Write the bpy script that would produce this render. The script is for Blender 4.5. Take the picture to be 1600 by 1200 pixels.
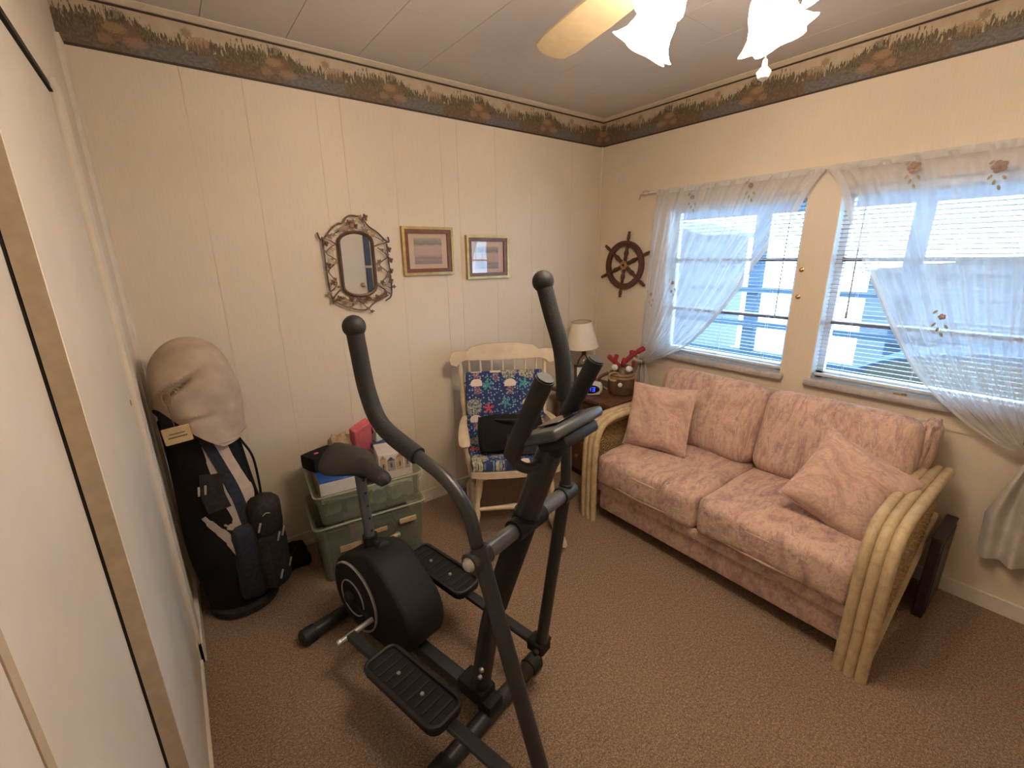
import bpy, bmesh, math, random
from mathutils import Vector, Matrix
random.seed(7)
PI = math.pi
for o in list(bpy.data.objects):
    bpy.data.objects.remove(o)
scn = bpy.context.scene
COL = scn.collection

# ------------------------------------------------------------------ camera
YAW, PITCH, ROLL = 0.64497538, 0.28075497, 0.01306725
CAM = Vector((-2.66078, -2.41742, 1.53664))
FPX = 692.03
_f = Vector((math.sin(YAW)*math.cos(PITCH), math.cos(YAW)*math.cos(PITCH), -math.sin(PITCH)))
_r = Vector((math.cos(YAW), -math.sin(YAW), 0))
_d = _f.cross(_r)
_r2 = _r*math.cos(ROLL) + _d*math.sin(ROLL)
_d2 = -_r*math.sin(ROLL) + _d*math.cos(ROLL)
cd = bpy.data.cameras.new('camera')
cam = bpy.data.objects.new('camera', cd)
COL.objects.link(cam)
cam.matrix_world = Matrix(((_r2.x, -_d2.x, -_f.x, CAM.x), (_r2.y, -_d2.y, -_f.y, CAM.y),
                           (_r2.z, -_d2.z, -_f.z, CAM.z), (0, 0, 0, 1)))
cd.sensor_fit = 'HORIZONTAL'
cd.sensor_width = 36.0
cd.lens = FPX*36.0/1600.0
cd.clip_start = 0.02
cd.clip_end = 200
scn.camera = cam

# ------------------------------------------------------------------ world, exposure
w = bpy.data.worlds.new('sky')
scn.world = w
w.use_nodes = True
nt = w.node_tree
bg = nt.nodes['Background']
bg.inputs['Color'].default_value = (0.50, 0.75, 1.0, 1)
bg.inputs['Strength'].default_value = 24.0
vs = scn.view_settings
vs.view_transform = 'Standard'
vs.look = 'None'
vs.gamma = 1.0
vs.use_curve_mapping = False
vs.exposure = 0.0
LAMP_STRENGTH = 59.0
LAMP_COLOR = (1.0, 0.835, 0.67)

# ------------------------------------------------------------------ material helpers
MATS = {}
def nmat(name):
    m = bpy.data.materials.new(name)
    m.use_nodes = True
    t = m.node_tree
    b = t.nodes['Principled BSDF']
    MATS[name] = m
    return m, t, b
def N(t, typ, **kw):
    n = t.nodes.new(typ)
    for k, v in kw.items():
        setattr(n, k, v)
    return n
def L(t, a, b):
    t.links.new(a, b)
def val(t, sock, v):
    if isinstance(v, (int, float)):
        sock.default_value = v
    elif isinstance(v, tuple):
        sock.default_value = v if len(v) == 4 or sock.type != 'RGBA' else (*v, 1)
    else:
        L(t, v, sock)
def MA(t, op, a, b=0.0, c=None):
    n = N(t, 'ShaderNodeMath', operation=op)
    val(t, n.inputs[0], a)
    val(t, n.inputs[1], b)
    if c is not None:
        val(t, n.inputs[2], c)
    return n.outputs[0]
def MIX(t, f, a, b, mode='MIX'):
    n = N(t, 'ShaderNodeMix', data_type='RGBA', blend_type=mode)
    val(t, n.inputs[0], f)
    val(t, n.inputs[6], a)
    val(t, n.inputs[7], b)
    return n.outputs[2]
def coord(t, scale=(1, 1, 1), kind='Object', rot=(0, 0, 0)):
    tc = N(t, 'ShaderNodeTexCoord')
    mp = N(t, 'ShaderNodeMapping')
    mp.inputs['Scale'].default_value = scale
    mp.inputs['Rotation'].default_value = rot
    L(t, tc.outputs[kind], mp.inputs[0])
    return mp.outputs[0]
def NOISE(t, vec, scale, detail=3.0, rough=.55, dist=0.0):
    n = N(t, 'ShaderNodeTexNoise')
    L(t, vec, n.inputs['Vector'])
    n.inputs['Scale'].default_value = scale
    n.inputs['Detail'].default_value = detail
    n.inputs['Roughness'].default_value = rough
    n.inputs['Distortion'].default_value = dist
    return n.outputs[0]
def RAMP(t, f, stops, interp='LINEAR'):
    n = N(t, 'ShaderNodeValToRGB')
    n.color_ramp.interpolation = interp
    e = n.color_ramp.elements
    while len(e) < len(stops):
        e.new(0.5)
    for i, (p, c) in enumerate(stops):
        e[i].position = p
        e[i].color = (*c, 1)
    val(t, n.inputs[0], f)
    return n.outputs[0]
def BUMP(t, b, h, strength=.3, dist=.01):
    n = N(t, 'ShaderNodeBump')
    n.inputs['Strength'].default_value = strength
    n.inputs['Distance'].default_value = dist
    L(t, h, n.inputs['Height'])
    L(t, n.outputs[0], b.inputs['Normal'])
def plain(name, col, rough=.6, metal=0.0, var=.12, scale=30.0, bump=0.0, bscale=120.0, spec=None, emit=None, es=1.0):
    m, t, b = nmat(name)
    v = coord(t)
    n = NOISE(t, v, scale)
    lo = tuple(c*(1-var) for c in col)
    hi = tuple(min(1, c*(1+var)) for c in col)
    c = RAMP(t, n, [(.3, lo), (.7, hi)])
    L(t, c, b.inputs['Base Color'])
    b.inputs['Roughness'].default_value = rough
    b.inputs['Metallic'].default_value = metal
    if spec is not None:
        b.inputs['Specular IOR Level'].default_value = spec
    if bump:
        BUMP(t, b, NOISE(t, v, bscale), bump, .004)
    if emit:
        b.inputs['Emission Color'].default_value = (*emit, 1)
        b.inputs['Emission Strength'].default_value = es
    return m

# walls: cream vinyl panelling with a faint woven grain
def wallmat(name, col, grain=True):
    m, t, b = nmat(name)
    v = coord(t)
    n1 = NOISE(t, v, 2.2, 2)
    n2 = NOISE(t, coord(t, (260, 260, 12)), 1.0, 2)
    c = RAMP(t, n1, [(.3, tuple(x*.95 for x in col)), (.7, tuple(min(1, x*1.03) for x in col))])
    c2 = MIX(t, .25, c, RAMP(t, n2, [(.35, tuple(x*.86 for x in col)), (.65, tuple(min(1, x*1.08) for x in col))]))
    L(t, c2, b.inputs['Base Color'])
    b.inputs['Roughness'].default_value = .55
    b.inputs['Specular IOR Level'].default_value = .3
    BUMP(t, b, n2, .12, .002)
    return m
wallmat('wall', (.68, .58, .45))
wallmat('wall_white', (.66, .585, .475))
plain('trim_white', (.70, .63, .53), .45, var=.05)
plain('door_white', (.62, .56, .48), .42, var=.04, scale=6)
plain('door_edge', (.42, .33, .23), .6, var=.1)
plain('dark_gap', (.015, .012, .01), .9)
plain('crown_cream', (.62, .53, .40), .5, var=.05)
def ceilmat():
    m, t, b = nmat('ceiling_tile')
    v = coord(t)
    n = NOISE(t, v, 260, 2)
    n0 = NOISE(t, v, 3.0, 2)
    c = RAMP(t, n, [(.3, (.60, .55, .51)), (.7, (.69, .63, .58))])
    c = MIX(t, .3, c, RAMP(t, n0, [(.3, (.60, .555, .51)), (.7, (.68, .62, .57))]))
    L(t, c, b.inputs['Base Color'])
    b.inputs['Roughness'].default_value = .85
    BUMP(t, b, n, .25, .003)
ceilmat()
def carpetmat():
    m, t, b = nmat('carpet')
    v = coord(t)
    a = MA(t, 'ADD', MA(t, 'MULTIPLY', NOISE(t, v, 130, 3, .8), .5), MA(t, 'MULTIPLY', NOISE(t, v, 310, 2, .7), .5))
    c0 = NOISE(t, v, 48, 2)
    big = NOISE(t, v, 2.5, 2)
    c = RAMP(t, a, [(.38, (.07, .042, .027)), (.5, (.29, .195, .13)), (.62, (.70, .53, .385))])
    c = MIX(t, .25, c, RAMP(t, c0, [(.3, (.18, .118, .078)), (.7, (.39, .27, .185))]))
    c = MIX(t, .15, c, RAMP(t, big, [(.3, (.26, .175, .12)), (.7, (.34, .23, .155))]))
    L(t, c, b.inputs['Base Color'])
    b.inputs['Roughness'].default_value = 1.0
    b.inputs['Specular IOR Level'].default_value = .05
    h = MA(t, 'ADD', a, c0)
    BUMP(t, b, h, .9, .012)
carpetmat()
# wallpaper border: marsh with ducks, printed, repeats every 0.53 m
def bordermat(name, axis, z0, z1, phase):
    m, t, b = nmat(name)
    tc = N(t, 'ShaderNodeTexCoord')
    sx = N(t, 'ShaderNodeSeparateXYZ')
    L(t, tc.outputs['Object'], sx.inputs[0])
    s = sx.outputs[axis]
    h = MA(t, 'DIVIDE', MA(t, 'SUBTRACT', sx.outputs[2], z0), z1-z0)
    q = MA(t, 'FRACT', MA(t, 'DIVIDE', MA(t, 'ADD', s, phase + 53.0), .53))
    cv = N(t, 'ShaderNodeCombineXYZ')
    L(t, MA(t, 'MULTIPLY', q, .53), cv.inputs[0])
    L(t, sx.outputs[2], cv.inputs[2])
    v = cv.outputs[0]
    def vsc(sc):
        mp = N(t, 'ShaderNodeMapping')
        mp.inputs['Scale'].default_value = sc
        L(t, v, mp.inputs[0])
        return mp.outputs[0]
    lean = NOISE(t, vsc((120, 1, 22)), 1.0, 2, .6, .6)
    blade = NOISE(t, vsc((300, 1, 60)), 1.0, 2, .7, .8)
    soft = NOISE(t, vsc((25, 1, 25)), 1.0, 3)
    mott = NOISE(t, vsc((70, 1, 90)), 1.0, 3, .7)
    fine = NOISE(t, vsc((150, 1, 190)), 1.0, 3, .75)
    wave = MA(t, 'MULTIPLY', MA(t, 'COSINE', MA(t, 'MULTIPLY', MA(t, 'SUBTRACT', q, .02), 2*PI)), .13)
    edge = MA(t, 'ADD', MA(t, 'ADD', .66, wave), MA(t, 'MULTIPLY', MA(t, 'SUBTRACT', lean, .5), 1.0))
    sky = MA(t, 'GREATER_THAN', h, edge)
    grass = RAMP(t, blade, [(.3, (.04, .03, .014)), (.5, (.11, .085, .042)), (.7, (.24, .185, .105))])
    skyc = RAMP(t, soft, [(.3, (.42, .33, .23)), (.7, (.50, .39, .275))])
    c = MIX(t, sky, grass, skyc)
    # water
    we = MA(t, 'ADD', .36, MA(t, 'MULTIPLY', MA(t, 'SUBTRACT', soft, .5), .5))
    wmask = MA(t, 'MULTIPLY', MA(t, 'LESS_THAN', h, we),
               MA(t, 'GREATER_THAN', MA(t, 'COSINE', MA(t, 'MULTIPLY', MA(t, 'SUBTRACT', q, .42), 2*PI)), MA(t, 'MULTIPLY', MA(t, 'SUBTRACT', mott, .5), 1.6)))
    c = MIX(t, MA(t, 'MULTIPLY', wmask, .9), c, RAMP(t, mott, [(.3, (.075, .066, .06)), (.7, (.19, .17, .155))]))
    bank = MA(t, 'MULTIPLY', MA(t, 'LESS_THAN', h, we), MA(t, 'SUBTRACT', 1.0, wmask))
    c = MIX(t, MA(t, 'MULTIPLY', bank, .7), c, RAMP(t, mott, [(.25, (.07, .042, .026)), (.55, (.16, .095, .06)), (.75, (.30, .20, .12))]))
    def blob(c, q0, h0, a, bb, col, k=.55):
        dx = MA(t, 'DIVIDE', MA(t, 'SUBTRACT', q, q0), a)
        dy = MA(t, 'DIVIDE', MA(t, 'SUBTRACT', h, h0), bb)
        d = MA(t, 'ADD', MA(t, 'MULTIPLY', dx, dx), MA(t, 'MULTIPLY', dy, dy))
        d = MA(t, 'ADD', d, MA(t, 'MULTIPLY', MA(t, 'SUBTRACT', fine, .5), 7.0))
        kk = MA(t, 'MULTIPLY', MA(t, 'SUBTRACT', 1.35, d), 1.6)
        kk = MA(t, 'MINIMUM', MA(t, 'MAXIMUM', kk, 0.0), .62)
        return MIX(t, kk, c, col)
    c = blob(c, .13, .48, .10, .20, (.20, .105, .06))
    c = blob(c, .10, .53, .055, .11, (.36, .23, .10))
    c = blob(c, .125, .76, .045, .13, (.055, .045, .025))
    c = blob(c, .20, .30, .06, .10, (.33, .19, .11))
    c = blob(c, .03, .28, .05, .09, (.30, .17, .10))
    c = blob(c, .60, .56, .085, .13, (.22, .12, .06))
    c = blob(c, .52, .75, .030, .10, (.20, .115, .06))
    c = blob(c, .685, .55, .03, .10, (.06, .045, .03))
    dark = MA(t, 'MAXIMUM', MA(t, 'LESS_THAN', h, .055), MA(t, 'GREATER_THAN', h, .945))
    c = MIX(t, dark, c, (.035, .022, .014))
    L(t, c, b.inputs['Base Color'])
    b.inputs['Roughness'].default_value = .6
    return m
BZ0, BZ1 = 2.278, 2.440
bordermat('border_back', 0, BZ0, BZ1, 2.642+.065)
bordermat('border_right', 1, BZ0, BZ1, .065)
# sofa fabric: pink watercolour print
def sofamat(name, sx=(1, 1, 1), strength=1.0):
    m, t, b = nmat(name)
    v = coord(t, sx)
    n1 = NOISE(t, v, 5.0, 6, .66, 1.4)
    n2 = NOISE(t, v, 10.0, 5, .68, 2.2)
    n3 = NOISE(t, coord(t, tuple(3.3*q for q in sx)), 8.0, 5, .75, 1.5)
    c = RAMP(t, n1, [(.30, (.30, .185, .175)), (.42, (.50, .31, .26)), (.52, (.62, .43, .345)), (.62, (.53, .335, .285)), (.74, (.36, .225, .225))])
    g = RAMP(t, n2, [(.36, (0, 0, 0)), (.42, (1, 1, 1)), (.47, (0, 0, 0))])
    c = MIX(t, MA(t, 'MULTIPLY', g, .55*strength), c, (.22, .17, .18))
    g2 = RAMP(t, n2, [(.54, (0, 0, 0)), (.61, (1, 1, 1)), (.68, (0, 0, 0))])
    c = MIX(t, MA(t, 'MULTIPLY', g2, .55*strength), c, (.46, .37, .235))
    g3 = RAMP(t, n3, [(.57, (0, 0, 0)), (.64, (1, 1, 1))])
    c = MIX(t, MA(t, 'MULTIPLY', g3, .5*strength), c, (.25, .185, .19))
    g4 = RAMP(t, n3, [(.34, (1, 1, 1)), (.42, (0, 0, 0))])
    c = MIX(t, MA(t, 'MULTIPLY', g4, .55), c, (.70, .55, .45))
    L(t, c, b.inputs['Base Color'])
    b.inputs['Roughness'].default_value = .85
    b.inputs['Specular IOR Level'].default_value = .2
    b.inputs['Sheen Weight'].default_value = .1
    hb_ = MA(t, 'ADD', NOISE(t, coord(t), 45, 4, .6), MA(t, 'MULTIPLY', NOISE(t, coord(t), 9, 3, .5, 1.0), 1.6))
    BUMP(t, b, hb_, .5, .010)
    return m
sofamat('sofa_fabric', (.7, 1.6, 1))
sofamat('sofa_fabric_back', (1, 1.9, .55))
sofamat('pillow_fabric', (1.6, .7, .7), .6)
plain('sofa_piping', (.56, .38, .29), .8, var=.1)
# rattan
def rattanmat():
    m, t, b = nmat('rattan')
    n = NOISE(t, coord(t, (3, 3, 3)), 8, 4, .6, .5)
    n2 = NOISE(t, coord(t, (20, 200, 20)), 1.0, 2)
    c = RAMP(t, n, [(.3, (.36, .26, .145)), (.5, (.52, .39, .225)), (.72, (.62, .49, .30))])
    c = MIX(t, .25, c, RAMP(t, n2, [(.3, (.35, .25, .14)), (.7, (.60, .48, .30))]))
    L(t, c, b.inputs['Base Color'])
    b.inputs['Roughness'].default_value = .45
rattanmat()
plain('wicker', (.42, .28, .13), .55, var=.35, scale=60)
# woods
def woodmat(name, dark, light, sc=(2, 14, 14), rough=.4):
    m, t, b = nmat(name)
    n = NOISE(t, coord(t, sc), 2.4, 5, .62, 1.0)
    c = RAMP(t, n, [(.3, dark), (.7, light)])
    L(t, c, b.inputs['Base Color'])
    b.inputs['Roughness'].default_value = rough
    BUMP(t, b, n, .1, .002)
    return m
woodmat('dark_wood', (.055, .022, .011), (.15, .062, .03))
woodmat('wheel_wood', (.045, .016, .011), (.10, .038, .025), (20, 20, 20), .5)
woodmat('frame_wood', (.115, .035, .016), (.20, .07, .03), (20, 20, 20), .35)
woodmat('black_box', (.022, .012, .014), (.05, .027, .03), (3, 3, 14), .5)
def chairmat():
    m, t, b = nmat('chair_paint')
    n = NOISE(t, coord(t), 14, 4)
    c = RAMP(t, n, [(.3, (.52, .41, .28)), (.7, (.64, .53, .385))])
    L(t, c, b.inputs['Base Color'])
    b.inputs['Roughness'].default_value = .4
chairmat()
plain('floral_red', (.36, .17, .14), .6)
plain('rose_faded', (.30, .205, .175), .7, var=.2)
plain('floral_green', (.30, .26, .15), .6)
plain('gold', (.46, .32, .12), .35, .7, var=.15)
plain('brass', (.42, .28, .10), .35, .8, var=.2)
plain('steel', (.55, .55, .55), .3, .9, var=.1)
plain('bronze_wire', (.11, .068, .045), .45, .6, var=.3)
plain('leaf_metal', (.17, .095, .06), .5, .5, var=.45, scale=70)
plain('leaf_gold', (.26, .18, .07), .45, .6, var=.4, scale=70)
# elliptical trainer
plain('tube_grey', (.034, .036, .038), .38, .35, var=.1)
plain('tube_steelblue', (.13, .135, .15), .35, .5, var=.1)
plain('foam_black', (.013, .0125, .012), .72, var=.25, scale=90, bump=.35, bscale=240)
plain('rubber_black', (.012, .0115, .011), .6, var=.2, bump=.2)
plain('plastic_black', (.012, .012, .012), .62, spec=.25, var=.15, scale=40, bump=.3, bscale=200)
plain('seat_vinyl', (.019, .0175, .015), .6, var=.15, bump=.25, bscale=150)
plain('silver_trim', (.38, .37, .36), .35, .3, var=.08)
plain('console_grey', (.050, .053, .056), .42, .2, var=.1)
# misc
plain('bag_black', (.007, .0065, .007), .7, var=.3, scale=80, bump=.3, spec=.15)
plain('bag_dark', (.026, .023, .021), .7, var=.3, scale=60, bump=.3, spec=.15)
plain('bag_slate', (.022, .026, .034), .6, var=.3, scale=60, bump=.3, spec=.15)
plain('bag_grey', (.36, .29, .24), .7, var=.12)
plain('bag_stripe', (.44, .335, .26), .7, var=.1)
plain('hood_beige', (.40, .305, .225), .9, var=.14, scale=12, bump=.4, bscale=220)
plain('tag_tan', (.46, .33, .16), .6, var=.1)
plain('tag_ink', (.10, .07, .04), .7)
plain('print_white', (.72, .70, .66), .5, var=.05)
plain('print_navy', (.06, .08, .14), .6, var=.2)
plain('box_blue', (.012, .06, .27), .4, var=.35, scale=14)
plain('box_white', (.60, .56, .50), .5, var=.05)
plain('box_brown', (.30, .19, .11), .7, var=.1)
plain('pink_foam', (.58, .115, .13), .85, var=.12, scale=60, bump=.4)
plain('book_blue', (.05, .085, .19), .5, var=.25)
plain('teal', (.16, .30, .29), .5, var=.3, scale=20)
plain('lime', (.33, .36, .10), .5, var=.3, scale=20)
plain('mint_bag', (.42, .50, .43), .5, var=.35, scale=26)
plain('cloud_blue', (.30, .40, .45), .5, var=.4, scale=20)
plain('paper_tan', (.45, .33, .20), .7, var=.2)
plain('lamp_shade', (.76, .69, .57), .8, var=.03)
plain('clock_white', (.66, .64, .62), .35, var=.04)
plain('clock_face', (.006, .006, .012), .12)
plain('digit_blue', (.01, .02, .5), .4, emit=(.03, .07, 1.0), es=2.6)
plain('frame_black', (.02, .017, .014), .4)
plain('antler_red', (.26, .018, .03), .8, var=.25, scale=80, bump=.5)
plain('jar_brown', (.10, .052, .028), .3, var=.4, scale=30)
plain('jar_tan', (.30, .19, .09), .5, var=.3, scale=30)
plain('tail_fabric', (.50, .455, .40), .85, var=.12, scale=18, bump=.3)
plain('blind_slat', (.42, .41, .44), .45, var=.03)
plain('blind_rail', (.62, .58, .56), .45, var=.05)
plain('window_frame_white', (.72, .74, .76), .45, var=.05)
plain('window_bar', (.17, .15, .15), .5, var=.1)
plain('sill_grey', (.44, .40, .37), .6, var=.16, scale=40)
plain('cord', (.55, .50, .48), .7)
plain('wand', (.25, .22, .24), .3)
plain('porch_shaded_white', (.028, .046, .072), .85, var=.05, spec=.1)  # dark blue puts the backlit shade of white woodwork into the colour
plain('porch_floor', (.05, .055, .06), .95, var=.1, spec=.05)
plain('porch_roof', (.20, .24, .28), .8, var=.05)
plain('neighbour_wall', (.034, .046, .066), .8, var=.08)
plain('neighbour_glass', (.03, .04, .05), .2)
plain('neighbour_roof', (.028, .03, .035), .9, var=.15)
plain('lawn', (.66, .68, .64), .9, var=.15, scale=2)
plain('vehicle_blue', (.028, .050, .082), .9, var=.08, spec=.05)
plain('vehicle_tan', (.055, .055, .046), .9, var=.08, spec=.05)
plain('blade_cream', (.60, .46, .26), .45, var=.06)
plain('crystal', (.85, .80, .70), .08, var=.03, spec=.9)
plain('purple_cloth', (.16, .12, .30), .8, var=.3)

def glassmat(name, tint, mixf, rough=.05, gl=.08):
    m = bpy.data.materials.new(name)
    m.use_nodes = True
    t = m.node_tree
    t.nodes.clear()
    out = N(t, 'ShaderNodeOutputMaterial')
    tr = N(t, 'ShaderNodeBsdfTransparent')
    tr.inputs[0].default_value = (*tint, 1)
    g = N(t, 'ShaderNodeBsdfGlossy')
    g.inputs['Roughness'].default_value = rough
    lw = N(t, 'ShaderNodeLayerWeight')
    lw.inputs[0].default_value = .25
    mx = N(t, 'ShaderNodeMixShader')
    L(t, MA(t, 'ADD', MA(t, 'MULTIPLY', lw.outputs['Fresnel'], mixf), gl), mx.inputs[0])
    L(t, tr.outputs[0], mx.inputs[1])
    L(t, g.outputs[0], mx.inputs[2])
    L(t, mx.outputs[0], out.inputs[0])
    MATS[name] = m
glassmat('pane', (.95, .98, 1.0), .4, .02, .02)
glassmat('picture_glass', (1, 1, 1), .5, .03, .03)
glassmat('clear_glass', (.86, .86, .82), .9, .05, .12)
def tubmat():
    m = bpy.data.materials.new('tub_plastic')
    m.use_nodes = True
    t = m.node_tree
    t.nodes.clear()
    out = N(t, 'ShaderNodeOutputMaterial')
    tr = N(t, 'ShaderNodeBsdfTransparent')
    tr.inputs[0].default_value = (.84, .86, .80, 1)
    p = N(t, 'ShaderNodeBsdfPrincipled')
    n = NOISE(t, coord(t), 8)
    L(t, RAMP(t, n, [(.3, (.40, .43, .345)), (.7, (.48, .51, .42))]), p.inputs['Base Color'])
    p.inputs['Roughness'].default_value = .3
    mx = N(t, 'ShaderNodeMixShader')
    mx.inputs[0].default_value = .22
    L(t, tr.outputs[0], mx.inputs[1])
    L(t, p.outputs[0], mx.inputs[2])
    L(t, mx.outputs[0], out.inputs[0])
    MATS['tub_plastic'] = m
tubmat()
plain('tub_rim', (.27, .285, .22), .35, var=.08)
def sheermat(name, opac):
    m = bpy.data.materials.new(name)
    m.use_nodes = True
    t = m.node_tree
    t.nodes.clear()
    out = N(t, 'ShaderNodeOutputMaterial')
    tr = N(t, 'ShaderNodeBsdfTransparent')
    df = N(t, 'ShaderNodeBsdfDiffuse')
    tl = N(t, 'ShaderNodeBsdfTranslucent')
    n = NOISE(t, coord(t), 30, 3)
    c = RAMP(t, n, [(.3, (.74, .73, .72)), (.7, (.82, .81, .80))])
    L(t, c, df.inputs[0])
    L(t, c, tl.inputs[0])
    a = N(t, 'ShaderNodeMixShader')
    a.inputs[0].default_value = .5
    L(t, df.outputs[0], a.inputs[1])
    L(t, tl.outputs[0], a.inputs[2])
    lw = N(t, 'ShaderNodeLayerWeight')
    lw.inputs[0].default_value = .35
    mx = N(t, 'ShaderNodeMixShader')
    L(t, MA(t, 'MINIMUM', MA(t, 'ADD', opac, MA(t, 'MULTIPLY', lw.outputs['Facing'], .45)), .96), mx.inputs[0])
    L(t, tr.outputs[0], mx.inputs[1])
    L(t, a.outputs[0], mx.inputs[2])
    L(t, mx.outputs[0], out.inputs[0])
    MATS[name] = m
sheermat('sheer', .46)
sheermat('sheer_dense', .70)
def lampglass():
    m, t, b = nmat('lit_shade')
    n = NOISE(t, coord(t), 20)
    L(t, RAMP(t, n, [(.3, (.8, .74, .62)), (.7, (.86, .8, .68))]), b.inputs['Base Color'])
    b.inputs['Roughness'].default_value = .3
    b.inputs['Emission Color'].default_value = (*LAMP_COLOR, 1)
    b.inputs['Emission Strength'].default_value = LAMP_STRENGTH
lampglass()
def mirrormat():
    m, t, b = nmat('mirror')
    n = NOISE(t, coord(t), 3)
    L(t, RAMP(t, n, [(.3, (.80, .80, .78)), (.7, (.84, .84, .82))]), b.inputs['Base Color'])
    b.inputs['Metallic'].default_value = 1
    b.inputs['Roughness'].default_value = .02
mirrormat()
# framed seascape prints
def printmat(name, z0, z1):
    m, t, b = nmat(name)
    tc = N(t, 'ShaderNodeTexCoord')
    sx = N(t, 'ShaderNodeSeparateXYZ')
    L(t, tc.outputs['Object'], sx.inputs[0])
    h = MA(t, 'DIVIDE', MA(t, 'SUBTRACT', sx.outputs[2], z0), z1-z0)
    n = NOISE(t, coord(t, (30, 1, 60)), 1.0, 4)
    hh = MA(t, 'ADD', h, MA(t, 'MULTIPLY', MA(t, 'SUBTRACT', n, .5), .22))
    c = RAMP(t, hh, [(0, (.22, .19, .22)), (.16, (.36, .27, .27)), (.24, (.24, .21, .24)), (.34, (.46, .34, .30)), (.70, (.48, .35, .30)),
                     (.78, (.20, .20, .20)), (.92, (.30, .29, .27)), (1, (.40, .34, .29))])
    L(t, c, b.inputs['Base Color'])
    b.inputs['Roughness'].default_value = .6
printmat('sea_print_a', 1.50, 1.642)
printmat('sea_print_b', 1.462, 1.596)
plain('mat_board', (.60, .44, .34), .8, var=.04)
# rocking-chair cushion: navy cloth printed with jellyfish, coral, starfish
def oceanmat():
    m, t, b = nmat('ocean_print')
    tc = N(t, 'ShaderNodeTexCoord')
    mp = N(t, 'ShaderNodeMapping')
    L(t, tc.outputs['UV'], mp.inputs[0])
    v = mp.outputs[0]
    n = NOISE(t, v, 90, 2)
    c = RAMP(t, n, [(.35, (.010, .022, .10)), (.65, (.022, .045, .17))])
    def vor(scale, rnd=.55):
        q = N(t, 'ShaderNodeTexVoronoi', voronoi_dimensions='2D')
        L(t, v, q.inputs['Vector'])
        q.inputs['Scale'].default_value = scale
        q.inputs['Randomness'].default_value = rnd
        sc = N(t, 'ShaderNodeSeparateColor')
        L(t, q.outputs['Color'], sc.inputs[0])
        return q, sc
    q, sc = vor(62, 1.0)
    k = MA(t, 'MULTIPLY', MA(t, 'LESS_THAN', q.outputs['Distance'], .3), MA(t, 'GREATER_THAN', sc.outputs[0], .45))
    c = MIX(t, k, c, MIX(t, sc.outputs[1], (.05, .22, .30), (.42, .44, .50)))
    q, sc = vor(9.3, .5)
    d = N(t, 'ShaderNodeVectorMath', operation='SUBTRACT')
    mp2 = N(t, 'ShaderNodeVectorMath', operation='SCALE')
    L(t, v, mp2.inputs[0])
    mp2.inputs['Scale'].default_value = 1.0
    L(t, mp2.outputs[0], d.inputs[0])
    L(t, q.outputs['Position'], d.inputs[1])
    sx = N(t, 'ShaderNodeSeparateXYZ')
    L(t, d.outputs[0], sx.inputs[0])
    X = MA(t, 'MULTIPLY', sx.outputs[0], 9.3)
    Y = MA(t, 'MULTIPLY', sx.outputs[1], 9.3)
    R = MA(t, 'SQRT', MA(t, 'ADD', MA(t, 'MULTIPLY', X, X), MA(t, 'MULTIPLY', Y, Y)))
    A = MA(t, 'ARCTAN2', Y, X)
    pick = sc.outputs[0]
    fine = NOISE(t, v, 130, 2, .6, 1.5)
    # coral fans
    ck = MA(t, 'MULTIPLY', MA(t, 'MULTIPLY', MA(t, 'LESS_THAN', R, .46), MA(t, 'GREATER_THAN', fine, .5)),
            MA(t, 'MULTIPLY', MA(t, 'GREATER_THAN', pick, .26), MA(t, 'LESS_THAN', pick, .54)))
    c = MIX(t, ck, c, MIX(t, sc.outputs[1], (.52, .46, .24), (.38, .36, .36)))
    # starfish
    star = MA(t, 'LESS_THAN', R, MA(t, 'ADD', .20, MA(t, 'MULTIPLY', MA(t, 'COSINE', MA(t, 'MULTIPLY', MA(t, 'ADD', A, sc.outputs[2]), 5.0)), .14)))
    sk = MA(t, 'MULTIPLY', star, MA(t, 'LESS_THAN', pick, .26))
    c = MIX(t, sk, c, MIX(t, MA(t, 'GREATER_THAN', sc.outputs[1], .55), (.55, .07, .07), (.06, .28, .30)))
    # jellyfish: cap and trailing arms
    Yb = MA(t, 'SUBTRACT', Y, .12)
    cap = MA(t, 'MULTIPLY', MA(t, 'LESS_THAN', MA(t, 'ADD', MA(t, 'MULTIPLY', MA(t, 'MULTIPLY', X, X), 9.0), MA(t, 'MULTIPLY', MA(t, 'MULTIPLY', Yb, Yb), 14.0)), 1.0),
             MA(t, 'GREATER_THAN', Yb, -.14))
    arm = MA(t, 'MULTIPLY', MA(t, 'MULTIPLY', MA(t, 'LESS_THAN', MA(t, 'ABSOLUTE', X), .17), MA(t, 'LESS_THAN', Yb, -.1)),
             MA(t, 'MULTIPLY', MA(t, 'GREATER_THAN', Yb, -.58), MA(t, 'GREATER_THAN', fine, .52)))
    jk = MA(t, 'GREATER_THAN', pick, .54)
    c = MIX(t, MA(t, 'MULTIPLY', arm, jk), c, (.50, .20, .19))
    c = MIX(t, MA(t, 'MULTIPLY', cap, jk), c, (.70, .60, .50))
    L(t, c, b.inputs['Base Color'])
    b.inputs['Roughness'].default_value = .8
    BUMP(t, b, NOISE(t, coord(t), 40, 3), .25, .005)
oceanmat()

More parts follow.
